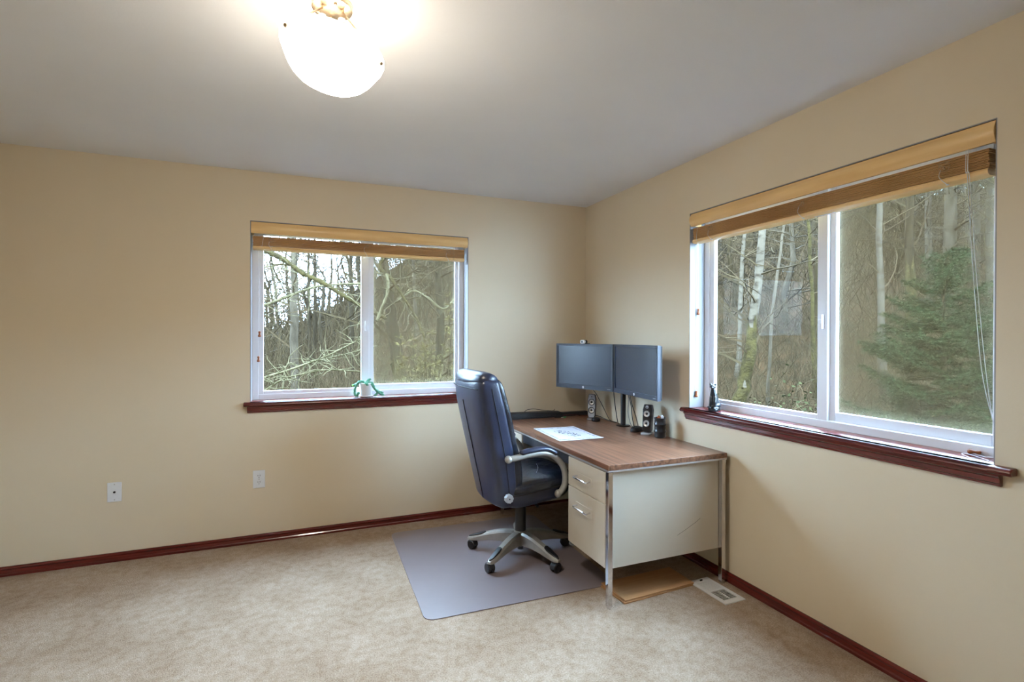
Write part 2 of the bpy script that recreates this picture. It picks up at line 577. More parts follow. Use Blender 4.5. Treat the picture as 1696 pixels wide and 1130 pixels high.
# ------------------------------------------------------------------ ceiling lamp
LX, LY = -2.112, -1.99
lamp = tag(empty('ceiling_lamp', (LX, LY, 0)), 'semi flush ceiling lamp with frosted glass bowl on three nickel rods', 'ceiling lamp')
MB().lathe([(.066, 2.4395), (.066, 2.432), (.063, 2.424), (.05, 2.420), (.001, 2.420)], 40).build('canopy', NICKEL, lamp, smooth='auto')
for a in (40, 160, 280):
    MB().lathe([(.005, 2.4205), (.005, 2.414), (.0005, 2.413)], 10, (.045 * math.cos(R(a)), .045 * math.sin(R(a)), 0)).build('screw', NICKEL, lamp)


def bowl_mat(k=1.0):
    mt = bpy.data.materials.new('frosted_glass_lit')
    mt.use_nodes = True
    N, L = mt.node_tree.nodes, mt.node_tree.links
    b = N['Principled BSDF']
    b.inputs['Base Color'].default_value = (.9, .88, .84, 1)
    b.inputs['Roughness'].default_value = .35
    tc = N.new('ShaderNodeTexCoord')
    n = N.new('ShaderNodeTexNoise')
    n.inputs['Scale'].default_value = 14
    L.new(tc.outputs['Object'], n.inputs['Vector'])
    r = N.new('ShaderNodeValToRGB')
    r.color_ramp.elements[0].color = (1, .885, .73, 1)
    r.color_ramp.elements[1].color = (1, .895, .75, 1)
    L.new(n.outputs['Fac'], r.inputs[0])
    L.new(r.outputs[0], b.inputs['Emission Color'])
    # glow graded by height: rim held down to shrink the ceiling halo
    sp_ = N.new('ShaderNodeSeparateXYZ')
    L.new(tc.outputs['Object'], sp_.inputs[0])
    mr = N.new('ShaderNodeMapRange')
    mr.inputs['From Min'].default_value, mr.inputs['From Max'].default_value = 2.19, 2.29
    mr.inputs['To Min'].default_value, mr.inputs['To Max'].default_value = BOWL_EMIT * k * 1.35, BOWL_EMIT * k * .16
    L.new(sp_.outputs[2], mr.inputs['Value'])
    L.new(mr.outputs[0], b.inputs['Emission Strength'])
    return mt


outer = [(.140, 2.320), (.153, 2.314), (.161, 2.302), (.164, 2.288), (.160, 2.272), (.151, 2.256), (.142, 2.240), (.130, 2.220), (.112, 2.199), (.088, 2.182), (.058, 2.171), (.028, 2.166), (.001, 2.165)]
inner = [(r - .005 if r > .006 else .001, z + .005) for r, z in reversed(outer)]
TILT = Matrix.Translation((0, 0, 2.27)) @ Matrix.Rotation(R(11), 4, Vector((.377, .926, 0))) @ Matrix.Translation((0, 0, -2.27))
gb = MB().lathe(outer, 56, cap=False).xf(TILT).build('glass_bowl', bowl_mat(), lamp, smooth='all')
MB().lathe([outer[0]] + inner[::-1], 56, cap=False).xf(TILT).build('bowl_inner_face', bowl_mat(.035), gb, smooth='all')  # inner face of the glass, glow cut so the ceiling clips less
for a in (213, 333, 93):
    ca, sa = math.cos(R(a)), math.sin(R(a))
    MB().tube([(.036 * ca, .036 * sa, 2.421), (.036 * ca, .036 * sa, 2.412), TILT @ Vector((.146 * ca, .146 * sa, 2.300)), TILT @ Vector((.150 * ca, .150 * sa, 2.276))], .0032, 8).build('rod', NICKEL, lamp, smooth='all')
    k = MB().lathe([(.001, .010), (.0055, .008), (.007, .003), (.007, -.006), (.001, -.006)], 14)
    k.xf(TILT @ Matrix.Translation((.1625 * ca, .1625 * sa, 2.274)) @ Matrix.Rotation(R(a), 4, 'Z') @ Matrix.Rotation(PI / 2, 4, 'Y'))
    k.build('rim_screw', NICKEL, lamp, smooth='all')
for a in (0, 180):
    MB().lathe([(.012, 2.40), (.014, 2.36), (.014, 2.335), (.001, 2.334)], 16, (.03 * math.cos(R(a)), .03 * math.sin(R(a)), 0)).build('lamp_socket', WHITEP, lamp, smooth='auto')
for a in (35, 215):
    ld = bpy.data.lights.new('bulb', 'POINT')
    ld.energy = LAMP_WATTS / 2
    ld.color = (1.0, .88, .72)
    ld.shadow_soft_size = .025
    lo = bpy.data.objects.new('bulb', ld)
    col.objects.link(lo)
    lo.parent = lamp
    lo.location = (.07 * math.cos(R(a)), .07 * math.sin(R(a)), 2.30)

# ------------------------------------------------------------------ wall plates
def plate(x, z, duplex, label, cat):
    r = tag(empty('wall_plate', (x, 0, z)), label, cat)
    MB().box(-.036, .036, -.006, -.0003, -.058, .058).build('cover_plate', WHITEP, r, bevel=.002)
    if duplex:
        for zz in (-.021, .021):
            s = MB().lathe([(.0165, -.0062), (.0165, -.009), (.001, -.0092)], 24, (0, 0, zz), 'y').build('socket_face', WHITEP, r)
            for dx in (-.0065, .0065):
                MB().box(dx - .0012, dx + .0012, -.0098, -.0090, zz - .001, zz + .0085).build('slot', DARKHOLE, s)
            MB().lathe([(.0026, -.0090), (.0026, -.0098), (.0005, -.0099)], 10, (0, 0, zz - .0085), 'y').build('ground_hole', DARKHOLE, s)
    else:
        MB().lathe([(.0062, -.0058), (.0062, -.010), (.004, -.014), (.001, -.0145)], 12, (0, 0, 0), 'y').build('cable_jack', DARKHOLE, r)
    for zz in ((-.046, .046) if not duplex else (0,)):
        MB().lathe([(.003, -.0058), (.0025, -.0075), (.0005, -.0077)], 10, (0, 0, zz), 'y').build('screw', SILVERP, r)
    return r


plate(-3.246, .418, False, 'white wall plate with a single cable jack above the baseboard', 'wall plate')
plate(-2.464, .416, True, 'white electrical outlet with two sockets under the far window', 'outlet')

# ------------------------------------------------------------------ chair mat
def rounded(x0, x1, y0, y1, r, n=6):
    out = []
    for cx, cy, a in ((x1 - r, y1 - r, 0), (x0 + r, y1 - r, 90), (x0 + r, y0 + r, 180), (x1 - r, y0 + r, 270)):
        for i in range(n + 1):
            t = R(a + 90 * i / n)
            out.append((cx + r * math.cos(t), cy + r * math.sin(t)))
    return out


cm = MB().prism(rounded(-.53, .53, -.585, .585, .05), 0, .004, 'z').build('chair_mat', VINYLMAT)
cm.location = (-1.118, -.775, .0008)
cm.rotation_euler = (0, 0, R(-1.0))
tag(cm, 'greyish clear vinyl chair mat lying on the carpet', 'floor mat')

# ------------------------------------------------------------------ desk
DX0, DX1, DY0, DY1, DZ = -.797, -.034, -1.592, -.066, .722
desk = tag(empty('office_desk', ((DX0 + DX1) / 2, (DY0 + DY1) / 2, 0)), 'steel office desk with walnut laminate top and cream drawers', 'desk')
hx, hy = (DX1 - DX0) / 2, (DY1 - DY0) / 2
MB().box(-hx, hx, -hy, hy, DZ - .027, DZ).build('desktop', DESKW, desk, bevel=.002)
MB().box(-hx + .001, hx - .001, -hy + .001, hy - .001, DZ - .036, DZ - .0272).build('chrome_edge_trim', ALU, desk)
# legs: square chrome tube, four
for sx in (-1, 1):
    for sy in (-1, 1):
        l = MB().box(sx * (hx - .017) - .013, sx * (hx - .017) + .013, sy * (hy - .019) - .013, sy * (hy - .019) + .013, .010, DZ - .0375)
        lg = l.build('leg', CHROME, desk, bevel=.002)
        MB().lathe([(.011, 0), (.012, .003), (.012, .0098)], 14, (sx * (hx - .017), sy * (hy - .019), 0)).build('glide', CHROME, lg)
# pedestals
PB, PT = .192, DZ - .038
for sy in (-1, 1):
    y_out, y_in = sy * (hy - .034), sy * (hy - .034 - .392)
    ya, yb = min(y_out, y_in), max(y_out, y_in)
    ped = empty('pedestal')
    ped.parent = desk
    MB().box(-hx + .022, hx - .034, ya, yb, PB, PT).build('pedestal_body', ENAMEL, ped, bevel=.002)
    cells = [(PB + .003, .514), (.518, PT - .006)] if sy < 0 else [(PB + .003, .352), (.356, .514), (.518, PT - .006)]
    for z0, z1 in cells:
        d = MB().box(-hx + .004, -hx + .0215, ya + .003, yb - .003, z0, z1).build('drawer_front', ENAMEL, ped, bevel=.0025)
        zc = z1 - .085
        yc = (ya + yb) / 2 + .02
        hm = MB().tube([(-hx + .004, yc - .068, zc), (-hx - .022, yc - .072, zc - .004), (-hx - .026, yc - .060, zc - .004), (-hx - .026, yc + .060, zc - .004), (-hx - .022, yc + .072, zc - .004), (-hx + .004, yc + .068, zc)], .0045, 8)
        hm.build('drawer_handle', CHROME, ped, smooth='auto')
        MB().box(-hx + .0025, -hx + .0045, yc - .085, yc + .085, zc - .026, zc + .018).build('handle_plate', ENAMEL, ped, bevel=.001)
# end panel overlay with long scratch, modesty panel, centre drawer
MB().box(-hx + .031, hx - .031, -hy + .0325, -hy + .0338, PB - .001, PT).build('end_panel', ENAMEL, desk)
sc_m = MB().tube([(.07, -hy + .0322, .30), (.13, -hy + .0322, .325), (.19, -hy + .0322, .352), (.225, -hy + .0322, .372)], .0007, 4)
sc_m.build('scratch', SEAM, desk)
MB().box(hx - .05, hx - .036, -hy + .43, hy - .43, .30, PT).build('modesty_panel', INNER, desk)
MB().box(-hx + .012, hx - .06, -hy + .431, hy - .431, DZ - .095, DZ - .039).build('centre_drawer', INNER, desk, bevel=.002)
MB().lathe([(.008, -.002), (.008, -.006), (.001, -.0065)], 14, (-hx + .001, .085, DZ - .013), 'x').build('lock', CHROME, desk)

# ------------------------------------------------------------------ office chair (local x = forward)
CH = (-.937, -.812)
chair = tag(empty('office_chair', (CH[0], CH[1], .005), R(1.5)), 'high back dark blue leather swivel chair with silver arms', 'office chair')


def ring(x0, x1, hw, z, n=40, e=4.0, bow=0.0, cz=None):
    xc, xr = (x0 + x1) / 2, (x1 - x0) / 2
    out = []
    for i in range(n):
        a = 2 * PI * i / n
        c, s = math.cos(a), math.sin(a)
        px = math.copysign(abs(c) ** (2 / e), c)
        py = math.copysign(abs(s) ** (2 / e), s)
        out.append((xc + xr * px + bow * py * py, hw * py, z))
    return out


def interp(tab, n):
    """smooth table rows (z first) to n rows"""
    vs = [Vector(r[1:]) if False else r for r in tab]
    out = []
    for k in range(n):
        t = k / (n - 1) * (len(tab) - 1)
        i = min(int(t), len(tab) - 2)
        f = t - i
        p = [tab[max(i - 1, 0)], tab[i], tab[i + 1], tab[min(i + 2, len(tab) - 1)]]
        out.append([.5 * (2 * p[1][j] + (p[2][j] - p[0][j]) * f + (2 * p[0][j] - 5 * p[1][j] + 4 * p[2][j] - p[3][j]) * f * f + (3 * p[1][j] - p[0][j] - 3 * p[2][j] + p[3][j]) * f ** 3) for j in range(len(tab[0]))])
    return out


# five star legs
for k in range(5):
    a = R(-74 + 72 * k)
    M = Matrix.Rotation(a, 4, 'Z')
    rows = [(.03, .142, .066, .031), (.07, .143, .070, .030), (.13, .136, .074, .028), (.20, .119, .070, .026), (.27, .097, .060, .024), (.320, .081, .056, .023), (.345, .071, .058, .014)]
    rs = []
    for x, zt, zb, hw in rows:
        rs.append([(x, -hw, zb), (x, hw, zb), (x, hw, zt - .012), (x, hw * .6, zt), (x, -hw * .6, zt), (x, -hw, zt - .012)])
    lg = MB().rings(rs).xf(M).build('base_leg', SILVERP, chair, smooth='auto', bevel=.003)
    rs = []
    for x, zt, hw in ((.226, .111, .004), (.232, .1095, .017), (.255, .102, .0185), (.285, .092, .0175), (.318, .0815, .0155), (.338, .074, .004)):
        rs.append([(x, -hw, zt - .006), (x, hw, zt - .006), (x, hw * .8, zt + .006), (x, -hw * .8, zt + .006)])
    MB().rings(rs).xf(M).build('foot_pad', BLACKP, lg, smooth='auto', bevel=.002)
    # caster
    sw = R([200, 150, 250, 300, 100][k])
    C = Matrix.Translation((.324 * math.cos(a), .324 * math.sin(a), 0)) @ Matrix.Rotation(sw, 4, 'Z')
    cs = empty('caster')
    cs.parent = chair
    MB().lathe([(.006, .062), (.006, .044), (.001, .044)], 10).xf(C).build('stem', BLACKM, cs)
    for s in (-1, 1):
        wh = MB().lathe([(.001, s * .006), (.026, s * .006), (.0275, s * .009), (.0275, s * .018), (.024, s * .022), (.001, s * .023)], 24, (.012, 0, .0275), 'y').xf(C)
        wh.build('wheel', BLACKP, cs, smooth='auto')
    rs = []
    for i in range(9):
        t = PI * (-.05 + 1.0 * i / 8)
        cx, cz = .012 + .031 * math.cos(t), .0275 + .031 * math.sin(t)
        rs.append([(cx, -.017, cz), (cx, .017, cz), (cx - .003 * math.cos(t), .017, cz - .003 * math.sin(t)), (cx - .003 * math.cos(t), -.017, cz - .003 * math.sin(t))])
    MB().rings(rs).xf(C).build('hood', BLACKP, cs, smooth='auto')
MB().lathe([(.022, .050), (.026, .052), (.040, .060), (.047, .09), (.046, .135), (.038, .148), (.001, .149)], 28).build('hub', SILVERP, chair, smooth='auto')
MB().lathe([(.018, .030), (.018, .052)], 16).build('column_foot', BLACKP, chair)
MB().lathe([(.034, .148), (.034, .30), (.031, .305), (.031, .36)], 28).build('gas_column', BLACKP, chair, smooth='auto')
MB().box(-.12, .12, -.09, .09, .345, .374).build('tilt_mechanism', BLACKM, chair, bevel=.006)
MB().tube([(.02, -.08, .360), (.02, -.16, .356), (.02, -.20, .350)], [.006, .006, .009], 8).build('height_lever', BLACKP, chair, smooth='all')
# seat pan and cushion, tipped up a little towards the front
def tip(rings_, k=.10):
    return [[(x, y, z + k * x) for x, y, z in r] for r in rings_]


rows = [(.366, -.13, .15, .17), (.372, -.16, .20, .215), (.392, -.185, .235, .240), (.42, -.20, .252, .25), (.452, -.205, .258, .254), (.462, -.20, .256, .252)]
MB().rings(tip([ring(r[1], r[2], r[3], r[0], 44, 5) for r in interp(rows, 18)])).build('seat_pan', LEATHER_SHEEN, chair, smooth='all')
rows = [(.452, -.20, .256, .251), (.464, -.205, .270, .260), (.482, -.205, .274, .261), (.500, -.20, .268, .254), (.514, -.18, .246, .232), (.522, -.13, .19, .19), (.524, -.05, .08, .08)]
MB().rings(tip([ring(r[1], r[2], r[3], r[0], 52, 4.5) for r in interp(rows, 22)])).build('seat_cushion', LEATHERW, chair, smooth='all')
pr = tip([ring(-.207, .268, .2605, .461, 60, 4.8)])[0]
MB().tube(pr + [pr[0]], .004, 6).build('seat_piping', SEAM, chair, smooth='all')
MB().tube(spline(tip([[(-.03, -.21, .5125), (.05, -.12, .5225), (.10, -.04, .5255), (.13, .04, .5245)]])[0], 6), .0018, 5).build('seat_stitching', STITCH, chair, smooth='all')
# back shell: z, rear x, front x, half width
rows = [(.366, -.215, -.160, .180), (.374, -.245, -.150, .215), (.42, -.256, -.148, .236), (.52, -.278, -.152, .245), (.68, -.314, -.166, .25), (.84, -.349, -.198, .254), (.96, -.374, -.225, .256), (1.05, -.385, -.250, .252), (1.095, -.386, -.262, .244), (1.118, -.376, -.285, .222)]
IB = interp(rows, 46)
MB().rings([ring(r[1], r[2], r[3], r[0], 56, 6.0, bow=.030) for r in IB]).build('back_shell', LEATHER_SHEEN, chair, smooth='all')
rows = [(.47, -.175, -.125, .200), (.482, -.190, -.102, .222), (.53, -.195, -.090, .234), (.63, -.205, -.100, .238), (.71, -.22, -.122, .238), (.77, -.235, -.140, .240), (.87, -.255, -.158, .243), (.97, -.28, -.186, .243), (1.07, -.30, -.216, .236), (1.108, -.312, -.242, .222), (1.118, -.312, -.27, .20)]
MB().rings([ring(r[1], r[2], r[3], r[0], 48, 3.6, bow=.022) for r in interp(rows, 50)]).build('back_cushion', LEATHERW, chair, smooth='all')
# headrest roll over the top
rs = []
for i in range(15):
    y = -.236 + .472 * i / 14
    e = 1 - .25 * abs(y / .236) ** 5
    b = .030 * (y / .25) ** 2
    q = []
    for k in range(20):
        a = 2 * PI * k / 20
        q.append((-.325 + b + (.064 * math.cos(a)) * e, y, 1.104 + (.052 * math.sin(a)) * e))
    rs.append(q)
MB().rings(rs).build('headrest', LEATHER_SHEEN, chair, smooth='all', bevel=.0)
rs = []
for i in range(13):
    y = -.225 + .45 * i / 12
    b = .030 * (y / .25) ** 2
    rs.append((-.3885 + b * 1.0, y, 1.058))
MB().tube(rs, .003, 6).build('back_seam', SEAM, chair, smooth='all')
pts = []
for r in IB:
    if .375 < r[0] < 1.0:
        pts.append((r[1] - .0005, .0, r[0]))
MB().tube(pts, .0035, 6).build('back_seam', SEAM, chair, smooth='all')
for s in (-1, 1):
    pts = [((r[1] * .52 + r[2] * .48) + .03, s * (r[3] + .0005), r[0]) for r in IB if .39 < r[0] < 1.07]
    MB().tube(pts, .003, 6).build('side_piping', SEAM, chair, smooth='all')
# arms
for s in (-1, 1):
    y = s * .298
    path = [(-.205, y * .965, .668), (-.17, y * .99, .674), (-.10, y, .684), (-.02, y, .690), (.04, y, .680), (.09, y, .652), (.130, y, .606), (.150, y, .550), (.150, y * .99, .498), (.136, y * .96, .458), (.116, y * .92, .434)]
    wd = [.0165, .0175, .0165, .016, .016, .017, .0185, .019, .0185, .018, .017]
    P = spline(path, 5)
    W5 = []
    for i in range(len(path) - 1):
        for k in range(5):
            W5.append(wd[i] + (wd[i + 1] - wd[i]) * k / 5)
    W5.append(wd[-1])
    ar = MB().tube(P, W5, 14, flat=1.0).build('armrest', SILVERP, chair, smooth='all')
    cap_ = MB().ell((-.206, y * .965, .668), (.022, .024, .022), 16, 9)
    cap_.build('arm_end', SILVERP, ar, smooth='all')
    MB().ell((.116, y * .925, .436), (.022, .022, .024), 16, 9).build('arm_foot', SILVERP, ar, smooth='all')
    pad = [(-.140, y, .696), (-.125, y, .702), (-.06, y, .711), (.0, y, .713), (.04, y, .706), (.080, y, .684), (.092, y, .674)]
    MB().tube(spline(pad, 4), [.006 + .018 * min(1, math.sin(PI * (i + .5) / 25) * 2.2) for i in range(25)], 14, flat=.62).build('arm_pad', LEATHER_SHEEN, ar, smooth='all')
kn = MB()
kp = []
for i in range(36):
    a = 2 * PI * i / 36
    rr = .0245 + .0016 * math.cos(9 * a)
    kp.append((-.192 + rr * math.cos(a), .440 + rr * math.sin(a)))
kn.prism(kp, -.246, -.274, 'y')
ko = kn.build('tension_knob', SILVER, chair, smooth='auto', bevel=.003)
MB().lathe([(.004, -.2742), (.0035, -.2755), (.0005, -.276)], 10, (-.192, 0, .440), 'y').build('knob_screw', DARKHOLE, ko)

# ------------------------------------------------------------------ monitors on a post
def monitor(p_left, p_right, ztop, label):
    """front lower-left/right in plan; screen faces the chair"""
    a, b = Vector((*p_left, 0)), Vector((*p_right, 0))
    d = (b - a)
    W = d.length
    rz = math.atan2(d.y, d.x)
    h = .335
    mid = (a + b) / 2
    r = tag(empty('monitor', (mid.x, mid.y, ztop - h), rz), label, 'monitor')
    # local x along the width (viewer's right), local y away from the viewer
    bz = .016
    hw = W / 2
    fr = MB()
    fr.box(-hw, hw, 0, .022, 0, .030)
    fr.box(-hw, hw, 0, .022, h - bz, h)
    fr.box(-hw, -hw + bz, 0, .022, .030, h - bz)
    fr.box(hw - bz, hw, 0, .022, .030, h - bz)
    fr.build('bezel', BEZEL, r, bevel=.0)
    MB().box(-hw + .002, hw - .002, .0222, .036, .003, h - .003).build('back_cover', BLACKP, r, bevel=.006)
    MB().box(-hw * .6, hw * .6, .0362, .056, .06, h - .05).build('rear_housing', BLACKP, r, bevel=.008)
    MB().box(-hw + bz - .001, hw - bz + .001, .0045, .02, .029, h - bz + .001).build('screen_panel', SCREEN, r)
    bd = MB().lathe([(.0085, .0005), (.0085, -.0012), (.0005, -.0013)], 20, (0, 0, .0145), 'y').build('badge', WHITEP, r)
    # the two slanted letters on the badge
    lt = MB()
    for x0 in (-.0042, -.0012):
        lt.prism([(x0, .0105), (x0 + .0008, .0105), (x0 + .0026, .0185), (x0 + .0018, .0185)], -.0014, -.0017, 'y')
    lt.prism([(-.0026, .0145), (-.0012, .0145), (-.0010, .0152), (-.0024, .0152)], -.0014, -.0017, 'y')
    lt.prism([(.0014, .0165), (.0034, .0165), (.0028, .0125), (.0008, .0125)], -.0014, -.0017, 'y')
    lt.build('badge_letters', BEZEL, bd)
    MB().box(hw - .048, hw - .02, -.0006, .0004, .012, .0145).build('model_print', SILVER, r)
    return r


MJ = (-.182, -.695)
monitor((-.377, -.200), (MJ[0] + .004, MJ[1] + .014), 1.306, 'black flat monitor with webcam on top near the room corner')
monitor((MJ[0], MJ[1] - .004), (-.232, -1.243), 1.307, 'black flat monitor nearer to the cat figurine and the large window')
wc_dir = math.atan2(MJ[1] + .2, MJ[0] + .377)
wcp = Vector((-.377, -.2, 0)).lerp(Vector((MJ[0], MJ[1], 0)), .50)
wc = tag(empty('webcam', (wcp.x, wcp.y, 1.306), wc_dir - R(14)), 'small silver and black webcam clipped on the monitor top edge', 'webcam')
MB().prism(rounded(-.026, .026, .002, .028, .012), -.012, -.0005, 'y').build('face_plate', WHITEP, wc, bevel=.002)
MB().prism(rounded(-.028, .028, .001, .029, .0125), 0, .016, 'y').build('body', BLACKP, wc, bevel=.002)
MB().lathe([(.0085, -.0122), (.0085, -.0155), (.006, -.0165), (.0005, -.016)], 20, (0, 0, .015), 'y').build('lens', BLACKM, wc, smooth='auto')
MB().box(-.012, .012, .006, .052, .0002, .004).build('clip', BLACKP, wc)

# stand
SX, SY = -.072, -.655
st = tag(empty('monitor_stand', (SX, SY, DZ)), 'black dual monitor post with round base plate on the desk', 'monitor stand')
MB().lathe([(.050, .0003), (.050, .005), (.046, .007), (.001, .007)], 36).build('base_plate', BLACKM, st, smooth='auto')
MB().lathe([(.018, .0075), (.018, .42), (.016, .425), (.001, .425)], 24).build('post', BLACKM, st, smooth='auto')
MB().box(-.030, .030, -.028, .028, .385, .42).build('clamp_collar', BLACKM, st, bevel=.004)
for tx, ty in ((-.30 + .075, -.445), (-.245 + .075, -.965)):
    dx, dy = tx - SX, ty - SY
    k = .78
    MB().tube([(0, 0, .402), (dx * k * .5 + .015, dy * k * .5, .402), (dx * k, dy * k, .402)], .013, 10).build('arm', BLACKM, st, smooth='all')


# ------------------------------------------------------------------ speakers
def speaker(x, y, rz, silver, label):
    r = tag(empty('desk_speaker', (x, y, DZ), rz), label, 'speaker', 'desk speakers')
    # local -y is the front; body leans back
    MB().prism(rounded(-.030, .030, -.030, .038, .012), .0005, .010, 'z').build('foot', SILVER, r, bevel=.002)
    L = Matrix.Rotation(R(-9), 4, 'X')
    out = [(-.018, .014), (-.026, .03), (-.0275, .09), (-.029, .15), (-.022, .182), (.022, .182), (.029, .15), (.0275, .09), (.026, .03), (.018, .014)]
    MB().prism(out, -.008, .036, 'y').xf(L).build('cabinet', BLACKP, r, bevel=.004)
    MB().prism([(x_ * .9, z_ * .97 + .003) for x_, z_ in out], -.0125, -.0082, 'y').xf(L).build('grille_plate', SILVER if silver else BLACKM, r, bevel=.002)
    for zc in (.066, .124):
        d = MB().lathe([(.023, -.0128), (.023, -.017), (.0205, -.018), (.019, -.0135), (.0005, -.0135)], 28, (0, 0, zc), 'y').xf(L).build('driver_ring', BLACKM, r, smooth='auto')
        MB().lathe([(.0188, -.0138), (.0175, -.0165), (.010, -.0140), (.0005, -.0140)], 28, (0, 0, zc), 'y').xf(L).build('driver_cone', BRASS, d, smooth='auto')
        MB().ell((0, -.0142, zc), (.0075, .005, .0075), 14, 7).xf(L).build('dust_cap', BLACKM, d, smooth='all')
    r.scale = (1.07, 1.07, 1.07)
    tw = MB().prism(rounded(-.008, .008, .157, .174, .005), -.0160, -.0127, 'y').xf(L).build('tweeter_plate', SILVER, r)
    MB().lathe([(.0035, -.0161), (.0035, -.0168), (.0005, -.017)], 12, (0, 0, .163), 'y').xf(L).build('led_hole', DARKHOLE, tw)
    return r


speaker(-.145, -.340, R(-38), True, 'silver faced slim desk speaker under the monitor with webcam')
speaker(-.118, -.985, R(-55), False, 'dark faced slim desk speaker beside the black barrel mug')

# puck (volume control) and mouse
o = MB().lathe([(.030, .0004), (.033, .006), (.032, .020), (.026, .026), (.001, .027)], 28).build('volume_puck', BLACKP, None, smooth='auto')
o.location = (-.150, -.412, DZ)
tag(o, 'round black volume control puck next to the silver faced speaker', 'volume control')
rs = []
for i in range(11):
    t = i / 10
    x = -.055 + .11 * t
    h = .012 + .024 * math.sin(PI * min(1, t * .85 + .1)) ** .8
    hw = .030 * (1 - abs(2 * t - 1) ** 4 * .45)
    rs.append([(x, -hw, .0006), (x, hw, .0006), (x, hw * 1.02, h * .5), (x, hw * .75, h * .9), (x, 0, h), (x, -hw * .75, h * .9), (x, -hw * 1.02, h * .5)])
ms = tag(empty('computer_mouse', (-.105, -.868, DZ), R(20)), 'black computer mouse at the foot of the monitor stand', 'mouse')
MB().rings(rs).build('mouse_shell', BLACKP, ms, smooth='all')
MB().lathe([(.006, -.003), (.006, .003)], 14, (-.028, 0, .031), 'y').build('scroll_wheel', BLACKM, ms)

# barrel mug and things in it
mg = tag(empty('barrel_mug', (-.098, -1.098, DZ)), 'black barrel shaped mug standing beside the dark speaker', 'mug')
MB().lathe([(.001, .0005), (.032, .0005), (.035, .004), (.0345, .030), (.0375, .036), (.0375, .041), (.0345, .046), (.0345, .076), (.0375, .082), (.0375, .087), (.0345, .092), (.035, .116), (.038, .120), (.038, .125), (.0345, .126), (.032, .124), (.031, .01), (.001, .008)],
           36, cap=False).build('barrel', STONE, mg, smooth='auto')
rnd = random.Random(2)
for nm, mt_, px, py, lab in (('crumpled_paper', PAPERW, .010, -.004, 'white crumpled paper slip poking from the barrel mug'), ('candy_wrapper', ORANGE, -.015, .0, 'orange wrapper poking from the barrel mug')):
    pts = [(-.098 + px + rnd.uniform(-.014, .014), -1.098 + py + rnd.uniform(-.010, .010), DZ + .105 + .0085 * i) for i in range(5)]
    q = MB()
    rs = []
    for i, p in enumerate(pts):
        ww = [.008, .013, .015, .013, .008][i]
        rs.append([(p[0] - ww, p[1] - .002 + .003 * (i % 2), p[2]), (p[0], p[1] - .005, p[2] + .003), (p[0] + ww, p[1] + .001, p[2] - .002), (p[0] + .3 * ww, p[1] + .005, p[2])])
    tag(q.rings(rs).build(nm, mt_), lab, 'paper')

# drawing sheet
def sheet_mat():
    mt = bpy.data.materials.new('printed_sheet')
    mt.use_nodes = True
    N, L = mt.node_tree.nodes, mt.node_tree.links
    b = N['Principled BSDF']
    b.inputs['Roughness'].default_value = .45
    tc = N.new('ShaderNodeTexCoord')
    sp = N.new('ShaderNodeSeparateXYZ')
    L.new(tc.outputs['Object'], sp.inputs[0])
    def mth(op, a, b_=None):
        n = N.new('ShaderNodeMath'); n.operation = op
        for i, q in enumerate((a, b_)):
            if q is None: continue
            if isinstance(q, (int, float)): n.inputs[i].default_value = q
            else: L.new(q, n.inputs[i])
        return n.outputs[0]
    def noise(sx, sy):
        mp = N.new('ShaderNodeMapping'); mp.inputs['Scale'].default_value = (sx, sy, 1)
        L.new(tc.outputs['Object'], mp.inputs[0])
        n = N.new('ShaderNodeTexNoise'); n.inputs['Scale'].default_value = 1; n.inputs['Detail'].default_value = 3
        L.new(mp.outputs[0], n.inputs['Vector'])
        return n.outputs['Fac']
    ax, ay = mth('ABSOLUTE', sp.outputs[0]), mth('ABSOLUTE', sp.outputs[1])
    # printed border, patchy
    ex = mth('ABSOLUTE', mth('SUBTRACT', ax, .130)); ey = mth('ABSOLUTE', mth('SUBTRACT', ay, .195))
    inx = mth('LESS_THAN', ax, .138); iny = mth('LESS_THAN', ay, .203)
    bord = mth('MULTIPLY', mth('MULTIPLY', mth('LESS_THAN', mth('MINIMUM', ex, ey), .008), mth('MULTIPLY', inx, iny)), mth('GREATER_THAN', noise(60, 60), .47))
    # brush drawing in the middle: two dark strokes
    r1 = mth('LESS_THAN', mth('ADD', mth('POWER', mth('DIVIDE', mth('ADD', sp.outputs[0], mth('MULTIPLY', sp.outputs[1], .25)), .048), 2), mth('POWER', mth('DIVIDE', sp.outputs[1], .125), 2)), 1)
    draw = mth('MULTIPLY', r1, mth('GREATER_THAN', noise(75, 40), .53))
    mx = N.new('ShaderNodeMixRGB'); mx.inputs[1].default_value = (*lin((226, 229, 240)), 1); mx.inputs[2].default_value = (*lin((150, 158, 180)), 1)
    L.new(bord, mx.inputs[0])
    m2 = N.new('ShaderNodeMixRGB'); m2.inputs[2].default_value = (*lin((52, 60, 88)), 1)
    L.new(draw, m2.inputs[0]); L.new(mx.outputs[0], m2.inputs[1])
    L.new(m2.outputs[0], b.inputs['Base Color'])
    return mt


